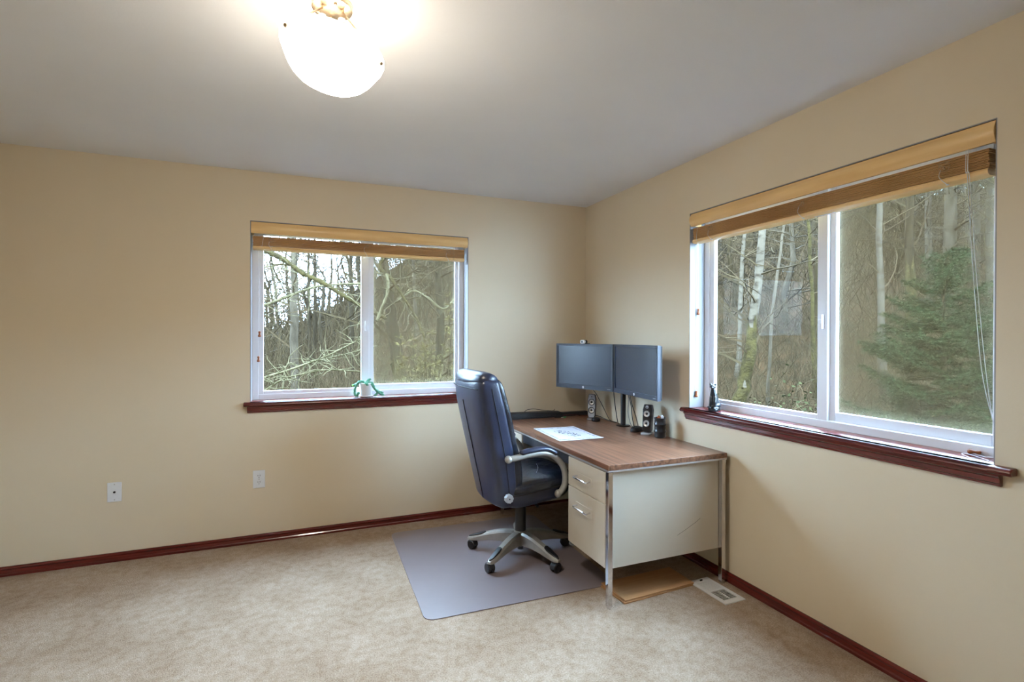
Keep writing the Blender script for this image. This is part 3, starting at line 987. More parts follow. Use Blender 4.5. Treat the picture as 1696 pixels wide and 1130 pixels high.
ps = [(-.759, -.58), (-.407, -.488), (-.437, -.995), (-.733, -1.008)]
mb = MB()
nx, ny = 8, 12
for layer in (0, 1):
    for j in range(ny + 1):
        for i in range(nx + 1):
            u, v = i / nx, j / ny
            x, y = -.150 + .30 * u, -.225 + .45 * v
            z = .0012 + .0010 * layer + .005 * max(0, (1 - v) - .8) * 5 * u
            mb.v.append((x, y, z))
S1 = (nx + 1) * (ny + 1)
for j in range(ny):
    for i in range(nx):
        a = j * (nx + 1) + i
        mb.f.append((a, a + nx + 1, a + nx + 2, a + 1))
        mb.f.append((S1 + a, S1 + a + 1, S1 + a + nx + 2, S1 + a + nx + 1))
edge = [i for i in range(nx + 1)] + [j * (nx + 1) + nx for j in range(1, ny + 1)] + [ny * (nx + 1) + i for i in range(nx - 1, -1, -1)] + [j * (nx + 1) for j in range(ny - 1, 0, -1)]
for k in range(len(edge)):
    a, b_ = edge[k], edge[(k + 1) % len(edge)]
    mb.f.append((a, b_, S1 + b_, S1 + a))
sh = mb.build('printed_sheet', sheet_mat())
sh.location = (-.588, -.770, DZ)
sh.rotation_euler = (0, 0, R(-4))
tag(sh, 'white laminated sheet with grey border and dark ink drawing on the desk', 'paper sheet')

# black slim case along the wall with a cable on it
cs = tag(empty('laptop_case', (-.505, -.103, DZ)), 'long flat black case lying on the desk against the far wall', 'case')
rs = []
for i in range(13):
    t = i / 12
    x = -.245 + .49 * t
    h = .046 - .010 * t * t - (.012 if i in (0, 12) else 0)
    rs.append([(x, -.035, .0008), (x, .036, .0008), (x, .037, h * .7), (x, .030, h + .003), (x, -.028, h), (x, -.036, h * .6)])
MB().rings(rs).build('case_body', mat('black_nylon', (22, 24, 29), .6, rgb2=(30, 32, 38), scale=60, bump=.2, bscale=300), cs, smooth='auto')
MB().tube(spline([(-.23, -.033, .016), (0, -.0365, .015), (.22, -.034, .010)], 5), .0018, 6).build('zipper', BLACKM, cs)
lc = MB().tube(spline([(-.10, .0, .048), (-.07, .012, .064), (-.01, .018, .067), (.06, .014, .056), (.12, .008, .048), (.16, .01, .046), (.165, .004, .058)], 6), .0022, 6).build('black_cable', BLACKP, None, smooth='all')
lc.location = (-.505, -.103, DZ)
tag(lc, 'thin black cable looped over the flat black case', 'cable')
o = MB().prism(rounded(-.125, .125, -.024, .024, .004), .0006, .030, 'z').build('black_dock', BLACKP, None, bevel=.002)
o.location = (-.17, -.092, DZ)
tag(o, 'low black box in the desk corner beside the flat case', 'electronics')
o = tag(empty('usb_stick', (-.285, -.178, DZ), R(8)), 'small green and white memory stick on the desk', 'memory stick')
MB().box(-.020, .006, -.005, .005, .0006, .008).build('green_body', GREENP, o, bevel=.001)
MB().box(-.040, -.0205, -.004, .004, .0006, .006).build('white_cap', WHITEP, o, bevel=.001)
o = MB().tube([(-.375, -.168, DZ + .0045), (-.305, -.172, DZ + .0045)], .0038, 8).build('black_pen', BLACKP, None, smooth='auto')
tag(o, 'black pen lying in front of the flat case', 'pen')
o = MB().tube(spline([(-.285, -.142, DZ + .012), (-.23, -.138, DZ + .014), (-.18, -.150, DZ + .0125), (-.13, -.160, DZ + .003), (-.08, -.17, DZ + .003)], 6), .002, 6).build('red_cable', mat('red_cable', (104, 40, 40), .5, rgb2=(92, 34, 34), scale=50), None, smooth='all')
tag(o, 'dark red cable in front of the low black box', 'cable')

# monitor and speaker cables
cab = [
    ([(-.215, -.41, 1.0), (-.16, -.43, .93), (-.115, -.47, .82), (-.085, -.50, DZ + .02), (-.05, -.52, DZ + .003)], 'black cable hanging from the webcam monitor to the desk'),
    ([(-.150, -.34, DZ + .035), (-.10, -.36, DZ + .03), (-.06, -.45, DZ + .006), (-.045, -.53, DZ + .003)], 'black cable from the silver faced speaker to the desk edge'),
    ([(-.13, -.63, 1.03), (-.125, -.615, .95), (-.112, -.618, .84), (-.072, -.585, .74), (-.06, -.585, DZ + .003)], 'black cable hanging close beside the monitor post'),
    ([(-.135, -.82, .99), (-.115, -.82, .90), (-.085, -.83, .80), (-.068, -.835, DZ + .003)], 'thick black cable hanging behind the mouse'),
    ([(-.14, -.80, .99), (-.12, -.815, .90), (-.09, -.79, .80), (-.062, -.775, DZ + .003)], 'black cable crossing another one behind the mouse'),
    ([(-.09, -.74, .98), (-.05, -.69, .90), (-.045, -.675, .82), (-.05, -.71, .75), (-.045, -.73, DZ + .003)], 'thin grey cable curling beside the monitor post'),
]
GREYC = mat('grey_cable', (84, 92, 104), .5, rgb2=(78, 86, 98), scale=60)
for i, (p, lb) in enumerate(cab):
    o = MB().tube(spline(p, 7), .0028 if i != 5 else .002, 6).build('cable', BLACKP if i != 5 else GREYC, None, smooth='all')
    tag(o, lb, 'cable')

# ------------------------------------------------------------------ cat figurine on the sill
cat = tag(empty('cat_figurine', (.028, -1.425, BW[2] + .0008), R(28)), 'black sitting cat figurine on the window sill', 'figurine')
cat.scale = (1.5, 1.4, 1.0)
MB().prism(rounded(-.024, .034, -.021, .021, .019, 8), 0, .017, 'z').build('plinth', STONE, cat, bevel=.003)
b = MB()
# faces local -x; sitting: haunches at back, straight front legs
sp = [(.008, 0, .026), (.011, 0, .045), (.006, 0, .070), (-.001, 0, .095), (-.006, 0, .116), (-.008, 0, .130)]
wd = [(.024, .021), (.023, .020), (.018, .017), (.0135, .0145), (.0100, .0105), (.0085, .009)]
rs = []
for (c, q) in zip(sp, wd):
    rs.append([(c[0] + q[0] * math.cos(2 * PI * k / 18), q[1] * math.sin(2 * PI * k / 18), c[2]) for k in range(18)])
b.rings(rs)
for s in (-1, 1):
    b.ell((.012, s * .013, .032), (.020, .010, .019), 12, 8)
    b.tube([(-.003, s * .005, .100), (-.007, s * .0068, .080), (-.011, s * .008, .055), (-.0125, s * .0085, .030), (-.013, s * .0085, .020)], [.006, .0078, .0070, .0058, .0058], 10)
    b.ell((-.017, s * .0085, .020), (.009, .006, .005), 10, 6)
    b.ell((-.004, s * .017, .019), (.012, .006, .005), 10, 6)
    b.tube([(-.008, s * .0080, .150), (-.0065, s * .0108, .159), (-.006, s * .0118, .1655)], [.0068, .0042, .0010], 8)
b.ell((-.010, 0, .143), (.0135, .0135, .0125), 14, 10)
b.ell((-.021, 0, .139), (.0075, .0075, .006), 10, 7)
b.tube(spline([(.030, .006, .024), (.036, .016, .021), (.024, .024, .020), (.004, .024, .019)], 4), [.006] * 12 + [.004], 8)
bo = b.build('cat_body', STONE, cat, smooth='all')
md = bo.modifiers.new('one_body', 'REMESH')
md.mode = 'VOXEL'
md.voxel_size = .0014
md.use_smooth_shade = True
sm_ = bo.modifiers.new('soften', 'SMOOTH')
sm_.iterations = 5

# ------------------------------------------------------------------ plant pot on the far sill
PX, PY, PZ = -1.778, .052, BW[2] + .0008
pot = tag(empty('potted_succulent', (PX, PY, PZ)), 'trailing green succulent in a small white ribbed pot on the far sill', 'potted plant')
MB().lathe([(.001, 0), (.046, 0), (.050, .004), (.048, .010), (.044, .008), (.001, .007)], 36, cap=False).build('saucer', WHITEP, pot, smooth='auto')
MB().lathe([(.001, .0075), (.040, .0075), (.043, .012), (.0425, .030), (.0435, .034), (.0435, .050), (.0445, .054), (.0445, .070), (.0455, .074), (.0465, .096), (.0435, .097), (.042, .086), (.001, .084)], 40, cap=False).build('pot', CERAMIC, pot, smooth='auto')
MB().lathe([(.042, .086), (.03, .091), (.001, .092)], 24).build('soil', mat('potting_soil', (62, 48, 38), .9, rgb2=(40, 30, 24), scale=60), pot)
stems = [
    [(0, 0, .09), (-.03, -.015, .112), (-.06, -.02, .095), (-.076, -.022, .060), (-.078, -.022, .025), (-.064, -.024, .008), (-.052, -.024, .028)],
    [(0, -.01, .09), (-.03, -.02, .108), (-.055, -.01, .098), (-.084, -.012, .084)],
    [(.01, -.01, .09), (.036, -.022, .100), (.050, -.03, .074), (.064, -.034, .050), (.090, -.036, .034), (.112, -.036, .026)],
    [(.01, -.01, .09), (.040, -.026, .094), (.056, -.034, .062), (.076, -.040, .036), (.098, -.044, .018), (.116, -.044, .010)],
    [(.0, -.01, .09), (.02, -.025, .104), (.058, -.036, .058), (.078, -.042, .030), (.060, -.046, .010)],
    [(-.01, -.01, .09), (.012, -.016, .112), (.026, -.018, .124)],
    [(-.01, -.02, .09), (-.004, -.046, .098), (.004, -.054, .088)],
]
rnd = random.Random(8)
for k, s_ in enumerate(stems):
    P = spline(s_, 9)
    st_ = MB().tube(P, .0022, 6).build('stem', SUCC, pot, smooth='all')
    lv = MB()
    for i, p in enumerate(P):
        for q in range(5):
            a = q * 2 * PI / 5 + i * 1.1
            d = Vector((math.cos(a), math.sin(a) * .8, math.sin(a * 1.7) * .6)) * .0052
            c = Vector(p) + d
            lv.ell(c, (.0046, .0042, .0046), 6, 4)
    o = lv.build('bead_leaves', SUCC, st_, smooth='all')
    o['kind'] = 'stuff'
MB().ell((-.089, -.012, .083), (.008, .006, .009), 10, 7).build('bud', LIME, pot, smooth='all')

# ------------------------------------------------------------------ floor: cardboard and register
def slab(name, pts, z0, z1, m_, lab, cat_, grp=None):
    o = MB().prism(pts, z0, z1, 'z').build(name, m_, None, bevel=.0015)
    return tag(o, lab, cat_, grp)


slab('cardboard_sheet', [(-.685, -1.572), (-.222, -1.542), (-.226, -1.340), (-.70, -1.366)], .0006, .0085, CARD, 'lower of two flat cardboard sheets on the carpet under the desk', 'cardboard', 'flat cardboard under the desk')
slab('cardboard_sheet', [(-.678, -1.566), (-.218, -1.544), (-.218, -1.338), (-.690, -1.356)], .0105, .018, CARD, 'upper of two flat cardboard sheets on the carpet under the desk', 'cardboard', 'flat cardboard under the desk')
vr = tag(empty('floor_register', (-.149, -1.634, 0), R(1.5)), 'white metal floor vent set in the carpet behind the desk leg', 'floor vent')
pl = MB()
pl.box(-.068, -.046, -.133, .133, .0005, .006)
pl.box(.046, .068, -.133, .133, .0005, .006)
pl.box(-.046, .046, -.133, -.100, .0005, .006)
pl.box(-.046, .046, .090, .133, .0005, .006)
pl.box(-.046, .046, -.008, .0, .0005, .006)
pl.build('register_frame', WHITEP, vr)
MB().box(-.046, .046, -.100, .090, .0004, .0012).build('register_throat', DARKHOLE, vr)
for i in range(8):
    y = -.093 + i * .0115
    MB().box(-.046, .046, y - .0011, y + .0011, .0014, .0055).build('louver', WHITEP, vr)
for i in range(8):
    y = .005 + i * .0112
    MB().box(-.046, .046, y - .0048, y + .0048, .0014, .0055).build('louver', WHITEP, vr)
MB().box(-.004, .004, -.096, -.012, .0014, .0058).build('centre_bar', WHITEP, vr)
MB().box(-.006, .010, .108, .112, .0062, .013).build('damper_lever', DARKHOLE, vr)

# ================================================================== OUTSIDE: a winter wood on rising ground
def smooth01(a, b, x):
    t = min(1, max(0, (x - a) / (b - a)))
    return t * t * (3 - 2 * t)


def ground(x, y):
    dx, dy = x - CAM.x, y - CAM.y
    r = math.hypot(dx, dy)
    az = math.degrees(math.atan2(dx, dy))
    hill = smooth01(-6, 20, az) * (1 - .4 * smooth01(85, 120, az))
    z = -.55 + max(0, r - 9.5) * (.035 + .30 * hill) * min(1, max(0, r - 9.5) / 6)
    z = min(z, 1.6 + 8.5 * hill)
    return z + .14 * mnoise.noise(Vector((x * .35, y * .35, 0))) + .06 * mnoise.noise(Vector((x * 1.3, y * 1.3, 3)))


WOOD_DARKEN = .13                                # outdoor colours darkened below real bark to offset the strong sky


def emat(name, rgb, *args, **kw):
    def dk(c):
        return tuple(255 * ((1.055 * (x * WOOD_DARKEN) ** (1 / 2.4) - .055) if x * WOOD_DARKEN > .0031308 else 12.92 * x * WOOD_DARKEN) for x in (q * k for q, k in zip(lin(c), (1.24, 1.06, .90))))  # warm tint put into the colours to cancel the blue sky light
    for k in ('rgb2',):
        if k in kw:
            kw[k] = dk(kw[k])
    if kw.get('island'):
        kw['island'] = [dk(c) for c in kw['island']]
    kw['spec'] = 0.04                             # low gloss, keeps the bright sky from glinting on leaves
    return mat(name, dk(rgb), *args, **kw)


SOIL = emat('leaf_litter', (128, 106, 78), .95, rgb2=(92, 82, 60), scale=2.2, detail=8, spec=.1, bump=.6, bscale=9, bdist=.08)
TWIGC = [(112, 98, 76), (138, 124, 98), (98, 90, 66), (150, 140, 112), (120, 112, 84), (92, 80, 62), (160, 150, 124)]
TWIG = emat('bare_twigs', (126, 112, 86), .9, rgb2=(108, 98, 76), scale=3, spec=.1, island=TWIGC)
BARKG = emat('grey_bark', (150, 144, 128), .9, rgb2=(108, 102, 88), scale=7, stretch=(1, 1, .35), detail=7, bump=.6, bscale=18, bdist=.02, spec=.1)
BARKD = emat('dark_bark', (104, 96, 78), .9, rgb2=(76, 70, 56), scale=8, stretch=(1, 1, .3), detail=7, bump=.7, bscale=16, bdist=.02, spec=.1)
BIRCH = emat('birch_bark', (156, 152, 138), .85, rgb2=(104, 97, 84), scale=6, stretch=(1, 1, 2.6), detail=7, lo=.48, hi=.66, bump=.3, bscale=16, bdist=.01, spec=.15)
MOSS = emat('mossy_bark', (128, 122, 80), .95, rgb2=(96, 90, 66), scale=9, detail=7, bump=.9, bscale=26, bdist=.03, spec=.05)
LICHEN = emat('lichen_twigs', (192, 190, 158), .95, rgb2=(140, 140, 108), scale=24, detail=6, bump=.8, bscale=60, bdist=.01, spec=.05)
NEEDLE = emat('spruce_needles', (70, 104, 66), .7, rgb2=(50, 82, 54), scale=5, spec=.06, island=[(54, 88, 58), (88, 122, 76), (66, 100, 66), (110, 142, 96)])
LEAFY = emat('olive_leaves', (208, 204, 130), .6, rgb2=(180, 180, 106), scale=6, spec=.15, island=[(216, 210, 140), (180, 180, 108), (232, 226, 164), (156, 160, 100)])
FERN = emat('bramble_leaves', (106, 116, 78), .9, spec=.05, rgb2=(84, 96, 64), scale=6, island=[(96, 108, 72), (130, 136, 96), (78, 90, 62), (112, 96, 72)])

# terrain
mb = MB()
NA, NR = 64, 46
for i in range(NA + 1):
    a = R(-75 + 205 * i / NA)
    for j in range(NR + 1):
        r = 1.5 + 68 * (j / NR) ** 1.6
        x, y = CAM.x + r * math.sin(a), CAM.y + r * math.cos(a)
        mb.v.append((x, y, ground(x, y) if (x > .6 or y > .6) else -.6))
for i in range(NA):
    for j in range(NR):
        a = i * (NR + 1) + j
        mb.f.append((a, a + 1, a + NR + 2, a + NR + 1))
tag(mb.build('hillside_ground', SOIL, None, smooth='all'), 'brown leaf covered hillside outside the windows', kind='structure')


def twig(mb, p, d, L, r, rnd, seg=3, n=3, droop=0.0, kink=.25):
    pts, rad = [Vector(p)], [r]
    d = Vector(d).normalized()
    for i in range(seg):
        d = (d + Vector((rnd.uniform(-kink, kink), rnd.uniform(-kink, kink), rnd.uniform(-kink, kink) * .7 - droop))).normalized()
        pts.append(pts[-1] + d * (L / seg))
        rad.append(max(r * (1 - .8 * (i + 1) / seg), .0012))
    mb.tube(pts, rad, n, cap=False)
    return pts


def branchy(mb, path, radius, rnd, nb, L0, lo=.25, up=.35, sub=5, n=3, tw=.45):
    """bare branches and twigs along a trunk path"""
    k = len(path)
    for b_ in range(nb):
        t = lo + (1 - lo) * rnd.random() ** .8
        q = t * (k - 1)
        i = min(int(q), k - 2)
        p = path[i].lerp(path[i + 1], q - i)
        az = rnd.uniform(0, 2 * PI)
        d = Vector((math.cos(az), math.sin(az), up + rnd.uniform(-.3, .5)))
        L = L0 * (1.15 - t * .75) * rnd.uniform(.5, 1.1)
        bp_ = twig(mb, p, d, L, radius * (.30 - .18 * t), rnd, 4, n)
        for s in range(sub):
            u = rnd.uniform(.25, 1) * 3.999
            ii = int(u)
            pp = bp_[ii].lerp(bp_[ii + 1], u - ii)
            dd = Vector((rnd.uniform(-1, 1), rnd.uniform(-1, 1), rnd.uniform(-.3, 1)))
            twig(mb, pp, dd, L * tw * rnd.uniform(.4, 1), radius * .09 + .002, rnd, 3, 3)


def trunk_path(pix, dep, top_extra, foot=True, wig=.02, seed=0):
    rnd = random.Random(seed)
    pts = [at(u, v, dep) for u, v in pix]
    if foot:
        b = pts[0].copy()
        b.z = ground(b.x, b.y) - .12
        pts = [b] + [p for p in pts if p.z > b.z + .4]
    d = (pts[-1] - pts[-2]).normalized()
    pts.append(pts[-1] + d * top_extra * .5 + Vector((rnd.uniform(-.1, .1), rnd.uniform(-.1, .1), 0)))
    pts.append(pts[-1] + d * top_extra * .5 + Vector((rnd.uniform(-.2, .2), rnd.uniform(-.2, .2), 0)))
    return [p + Vector((rnd.uniform(-wig, wig), rnd.uniform(-wig, wig), 0)) for p in spline(pts, 4)]


def tree(name, pix, dep, wpx, label, bark, seed, top=1.6, nb=26, L0=1.8, flare=1.5, group=None, moss_to=None, wig=.02, lo=.22):
    rnd = random.Random(seed)
    P = trunk_path(pix, dep, top, wig=wig, seed=seed)
    r0 = wpx / F_PX * dep / 2
    root = tag(empty(name, P[0]), label, 'tree', group)
    Q = [p - P[0] for p in P]
    n = len(Q)
    rad = []
    for i in range(n):
        t = i / (n - 1)
        rad.append(r0 * (1.05 - .7 * t) * (1 + (flare - 1) * max(0, 1 - t * 5)) * rnd.uniform(.93, 1.07))
    t_ = MB().tube(Q, rad, 12).build('trunk', bark, root, smooth='all')
    if moss_to:
        cut = [i for i in range(n) if P[i].z < moss_to]
        m_ = max(cut) if cut else 2
        mm = MB()
        rs = []
        for i in range(m_ + 1):
            c = Q[i]
            rr = rad[i] * (1.12 if i < m_ - 1 else (1.06 if i < m_ else .97))
            rs.append([c + Vector((rr * math.cos(a) * rnd.uniform(.96, 1.14), rr * math.sin(a) * rnd.uniform(.96, 1.14), rnd.uniform(-.03, .03) * (1 if i < m_ - 1 else 6))) for a in [2 * PI * k / 14 for k in range(14)]])
        mm.rings(rs).build('moss_coat', MOSS, t_, smooth='all')
    br = MB()
    branchy(br, Q, r0, rnd, nb, L0, lo=lo)
    br.build('branches', TWIG, root, fix=False)
    return root


# ---- trees behind the far window
tree('bare_tree', [(488, 620), (487, 500), (488, 410)], 11, 15, 'pale straight trunk seen in the first pane of the far window', BARKG, 1)
tree('bare_tree', [(512, 620), (512, 500), (511, 410)], 14, 6, 'slim dark trunk next to the pale straight one, nearer to it of the twin pair', BARKD, 2)
tree('bare_tree', [(522, 620), (521, 500), (521, 410)], 14.6, 5.5, 'slim dark trunk farther from the pale one in the twin pair', BARKD, 3)
tree('bare_tree', [(584, 620), (581, 500), (580, 410)], 13, 7, 'dark trunk beside the middle bar of the far window', BARKD, 4)
tree('bare_tree', [(596, 620), (595, 500), (595, 410)], 15, 6, 'slender trunk partly hidden by the middle bar of the far window', BARKD, 5)
tree('bare_tree', [(664, 630), (652, 560), (645, 500), (637, 430)], 9, 23, 'thick dark leaning trunk with mossy foot behind the screened pane', BARKD, 6, flare=1.7, moss_to=1.0)
tree('bare_tree', [(728, 640), (728, 540), (727, 420)], 10, 18, 'dark upright trunk near the edge of the far window above the shrub', BARKD, 7)
tree('bare_tree', [(690, 600), (688, 500), (684, 420)], 16, 7, 'thin trunk between the two thick ones behind the screened pane', BARKG, 8)

# old mossy tree whose limbs hang across the far window
P = trunk_path([(388, 640), (386, 500), (392, 380)], 6.2, 1.2, seed=31)
mt_root = tag(empty('mossy_tree', P[0]), 'old mossy tree reaching long limbs across the far window', 'tree')
Q = [p - P[0] for p in P]
MB().tube(Q, [.15 * (1.3 - .9 * i / (len(Q) - 1)) for i in range(len(Q))], 12).build('trunk', MOSS, mt_root, smooth='all')


def limb(root, o, pix, dep0, dep1, w0, w1, bark, seed, nt=26, start=None, tl=.5):
    rnd = random.Random(seed)
    n = len(pix)
    pts = [at(u, v, dep0 + (dep1 - dep0) * i / (n - 1)) - o for i, (u, v) in enumerate(pix)]
    if start is not None:
        pts = [start] + pts
    S = spline(pts, 6)
    k = len(S)
    dm = (dep0 + dep1) / 2
    rad = [max(.004, (w0 + (w1 - w0) * i / (k - 1)) / F_PX * dm / 2 * rnd.uniform(.8, 1.2)) for i in range(k)]
    l_ = MB().tube(S, rad, 8).build('limb', bark, root, smooth='all')
    br = MB()
    for _ in range(nt):
        i = rnd.randrange(2, k - 1)
        twig(br, S[i], (rnd.uniform(-1, 1), rnd.uniform(-.6, .6), rnd.uniform(-1, .8)), tl * rnd.uniform(.3, 1.2), .006, rnd, 4, 4, kink=.5)
    br.build('lichen_twigs', LICHEN, l_, fix=False)
    return l_


o = P[0]
limb(mt_root, o, [(420, 400), (440, 415), (470, 430), (500, 452), (532, 467), (560, 484), (600, 508), (640, 528)], 6.2, 6.2, 9, 6, MOSS, 41, 30)
limb(mt_root, o, [(395, 450), (430, 445), (470, 438), (500, 448)], 6.2, 6.2, 3, 2.5, MOSS, 42, 14)
limb(mt_root, o, [(392, 520), (440, 505), (480, 490), (530, 474), (600, 470)], 6.2, 6.6, 5, 3, LICHEN, 43, 26)
limb(mt_root, o, [(392, 455), (440, 418), (455, 450), (470, 480), (480, 500)], 6.2, 6.8, 3, 1.6, MOSS, 44, 12)
# fallen mossy branches under the far window
for k, (pix, d0, d1, wa, lab) in enumerate((
        ([(400, 650), (432, 628), (470, 616), (510, 602), (545, 588), (585, 568), (610, 556)], 5.0, 5.8, 4.2, 'upper fallen lichen covered branch low across the first pane'),
        ([(410, 668), (440, 646), (470, 628), (500, 620), (540, 613), (600, 616), (640, 622)], 4.8, 5.4, 3.4, 'lower fallen lichen covered branch above the far sill'),
        ([(470, 624), (500, 606), (540, 594), (600, 580), (625, 572)], 5.6, 6.0, 2.6, 'thin fallen mossy branch crossing the two larger ones'))):
    p0 = at(*pix[0], d0)
    p0.z = ground(p0.x, p0.y)
    rt = tag(empty('fallen_branch', p0), lab, 'branch', 'fallen branches outside the far window')
    limb(rt, p0, pix, d0, d1, wa, wa * .5, LICHEN, 50 + k, 60, start=Vector((0, 0, -.05)), tl=.26)
# limb hanging over the screened pane from the thick trunk
P = trunk_path([(800, 640), (800, 500), (795, 380)], 6.6, 1.0, seed=33)
rt = tag(empty('mossy_tree', P[0]), 'mossy tree beside the far window with drooping lichen limbs over the screened pane', 'tree')
Q = [p - P[0] for p in P]
MB().tube(Q, [.11 * (1.3 - .9 * i / (len(Q) - 1)) for i in range(len(Q))], 12).build('trunk', MOSS, rt, smooth='all')
o = P[0]
limb(rt, o, [(795, 420), (740, 395), (680, 400), (630, 436), (648, 462), (668, 492), (690, 528), (705, 565)], 6.6, 6.0, 7, 4, MOSS, 61, 30)
limb(rt, o, [(640, 455), (643, 470), (640, 490), (632, 510), (624, 532)], 6.2, 6.0, 5, 5, LICHEN, 62, 22, tl=.15)
limb(rt, o, [(798, 470), (760, 490), (735, 512), (710, 495), (685, 482), (660, 498)], 6.6, 6.2, 5, 3, LICHEN, 63, 26, tl=.3)
limb(rt, o, [(800, 540), (765, 560), (745, 585), (720, 600)], 6.6, 6.2, 6, 4, MOSS, 64, 10, tl=.3)

# leafy shrub in front of the screened pane
rnd = random.Random(71)
c = at(716, 640, 5.2)
c.z = ground(c.x, c.y)
sh_ = tag(empty('leafy_shrub', c), 'olive leaved evergreen shrub low behind the screened pane of the far window', 'shrub')
stm, lvs = MB(), MB()
for k in range(34):
    tgt = at(716 + rnd.uniform(-62, 40), 642 - abs(rnd.gauss(0, 58)) * .9, 5.2 + rnd.uniform(-.4, .4)) - c
    if k == 0:
        tgt = at(713, 552, 5.2) - c
    pts = spline([Vector((rnd.uniform(-.06, .06), rnd.uniform(-.06, .06), -.03)), tgt * .5 + Vector((rnd.uniform(-.08, .08), rnd.uniform(-.08, .08), .05)), tgt], 7)
    stm.tube(pts, .004, 4)
    for p in pts[5:]:
        for q in range(5):
            d = Vector((rnd.uniform(-1, 1), rnd.uniform(-1, 1), rnd.uniform(-.2, 1.0))).normalized()
            s = d.cross(Vector((rnd.uniform(-1, 1), rnd.uniform(-1, 1), .6))).normalized() * .0085
            L = rnd.uniform(.045, .085)
            e = p + d * L - Vector((0, 0, .012))
            mdp = p + d * L * .55
            lvs.tri(p, mdp + s, e, mdp - s)
stm.build('stems', BARKD, sh_, fix=False)
lo_ = lvs.build('foliage', LEAFY, sh_, fix=False)
lo_['kind'] = 'stuff'

# ---- trees beyond the window beside the desk
tree('mossy_birch', [(1228, 660), (1238, 600), (1250, 520), (1257, 450), (1262, 370)], 8.2, 19, 'speckled birch with thick green moss on its lower trunk', BIRCH, 11, flare=1.35, moss_to=1.62, wig=.03)
tree('birch_tree', [(1222, 640), (1226, 540), (1232, 400)], 12.5, 8, 'slim pale birch just behind the mossy one', BIRCH, 12)
tree('bare_tree', [(1272, 640), (1284, 480), (1300, 370)], 10, 6, 'thin leaning grey stem crossing above the bramble heap', BARKG, 13, nb=20)
tree('bare_tree', [(1352, 640), (1346, 520), (1338, 360)], 11, 7, 'mossy thin stem next to the middle bar of the nearer window', MOSS, 14, nb=24)
tree('birch_tree', [(1464, 640), (1458, 480), (1456, 320)], 10.5, 11, 'white blotched birch standing alone left of the spruce', BIRCH, 15)
tree('bare_tree', [(1511, 640), (1508, 480), (1507, 300)], 11.5, 15, 'brown mossy trunk beside the alone standing white birch', BARKD, 16, moss_to=3.4)
tree('birch_tree', [(1541, 640), (1540, 480), (1538, 300)], 13, 12, 'pale birch directly behind the spruce leader', BIRCH, 17)
tree('birch_tree', [(1576, 640), (1572, 480), (1575, 290)], 12, 22, 'widest pale trunk behind the spruce', BARKG, 18)
tree('birch_tree', [(1618, 640), (1617, 480), (1618, 290)], 12.5, 12, 'pale birch behind the hanging blind cord', BIRCH, 19)
tree('birch_tree', [(1640, 640), (1640, 480), (1641, 280)], 12, 15, 'pale birch at the outer edge of the nearer window', BIRCH, 20)

# spruce
rnd = random.Random(81)
SD = 6.6
c = at(1562, 640, SD)
c.z = ground(c.x, c.y) - .05
topz = at(1562, 408, SD).z
Hs = topz - c.z
sp_ = tag(empty('young_spruce', c), 'young green spruce standing close outside the nearer window', 'tree')
MB().tube([(0, 0, 0), (.02, 0, Hs * .5), (0, .01, Hs)], [.05, .03, .006], 8).build('trunk', BARKD, sp_, smooth='all')
nd, bt = MB(), MB()
lev = 0
z = .25
while z < Hs - .12:
    f = (Hs - z) / Hs
    L = .16 + 1.38 * f ** .9
    for k in range(7 if f > .3 else 5):
        az = rnd.uniform(0, 2 * PI)
        dirv = Vector((math.cos(az), math.sin(az), .42 - .38 * f + rnd.uniform(-.1, .1)))
        n = 6
        Lb = L * rnd.uniform(.75, 1.1)
        pts = []
        for i in range(n + 1):
            t = i / n
            pts.append(Vector((0, 0, z)) + Vector((dirv.x, dirv.y, 0)) * Lb * t + Vector((0, 0, dirv.z * Lb * t - .22 * f * Lb * t * (1 - t) * 2 + .06 * t * t)))
        bt.tube(pts, [.010 * (1 - .8 * i / n) * (.5 + f) for i in range(n + 1)], 4, cap=False)
        side = Vector((-dirv.y, dirv.x, 0))
        nsh = max(4, int(Lb / .07))
        for q in range(nsh):
            t = .12 + .88 * q / nsh
            i = min(int(t * n), n - 1)
            p = pts[i].lerp(pts[i + 1], t * n - i)
            for sgn in (-1, 1):
                sl_ = (.30 * (1 - t) + .10) * min(1, Lb) * rnd.uniform(.7, 1.2)
                dd = (side * sgn + Vector((dirv.x, dirv.y, 0)) * .8 + Vector((0, 0, rnd.uniform(-.25, .1)))).normalized()
                e = p + dd * sl_
                nn = max(3, int(sl_ / .030))
                for w_ in range(nn):
                    pp = p.lerp(e, (w_ + .5) / nn)
                    for h_ in range(6):
                        nd_d = (dd * .8 + Vector((rnd.uniform(-1, 1), rnd.uniform(-1, 1), rnd.uniform(-.7, 1)))).normalized() * .05
                        s2 = dd.cross(nd_d).normalized() * .007
                        nd.tri(pp - s2, pp + s2, pp + nd_d)
    z += .085 + .04 * f
bt.build('branches', BARKD, sp_, fix=False)
no_ = nd.build('needles', NEEDLE, sp_, fix=False)
no_['kind'] = 'stuff'

# ---- thickets nobody could count
def thicket(name, az0, az1, r0, r1, n, h0, h1, rad, seed, label, lean=.35, material=None):
    rnd = random.Random(seed)
    mb = MB()
    for _ in range(n):
        a = R(rnd.uniform(az0, az1))
        r = r0 + (r1 - r0) * rnd.random() ** .75
        x, y = CAM.x + r * math.sin(a), CAM.y + r * math.cos(a)
        if x < 1.2 and y < 1.2:
            continue
        h = rnd.uniform(h0, h1)
        twig(mb, (x, y, ground(x, y) - .05), (rnd.uniform(-lean, lean), rnd.uniform(-lean, lean), 1), h, rad * rnd.uniform(.6, 1.3) * (.6 + r / 22), rnd, 4, 3, kink=.3)
    o = mb.build(name, material or TWIG, None, fix=False)
    return tag(o, label, 'brush', kind='stuff')


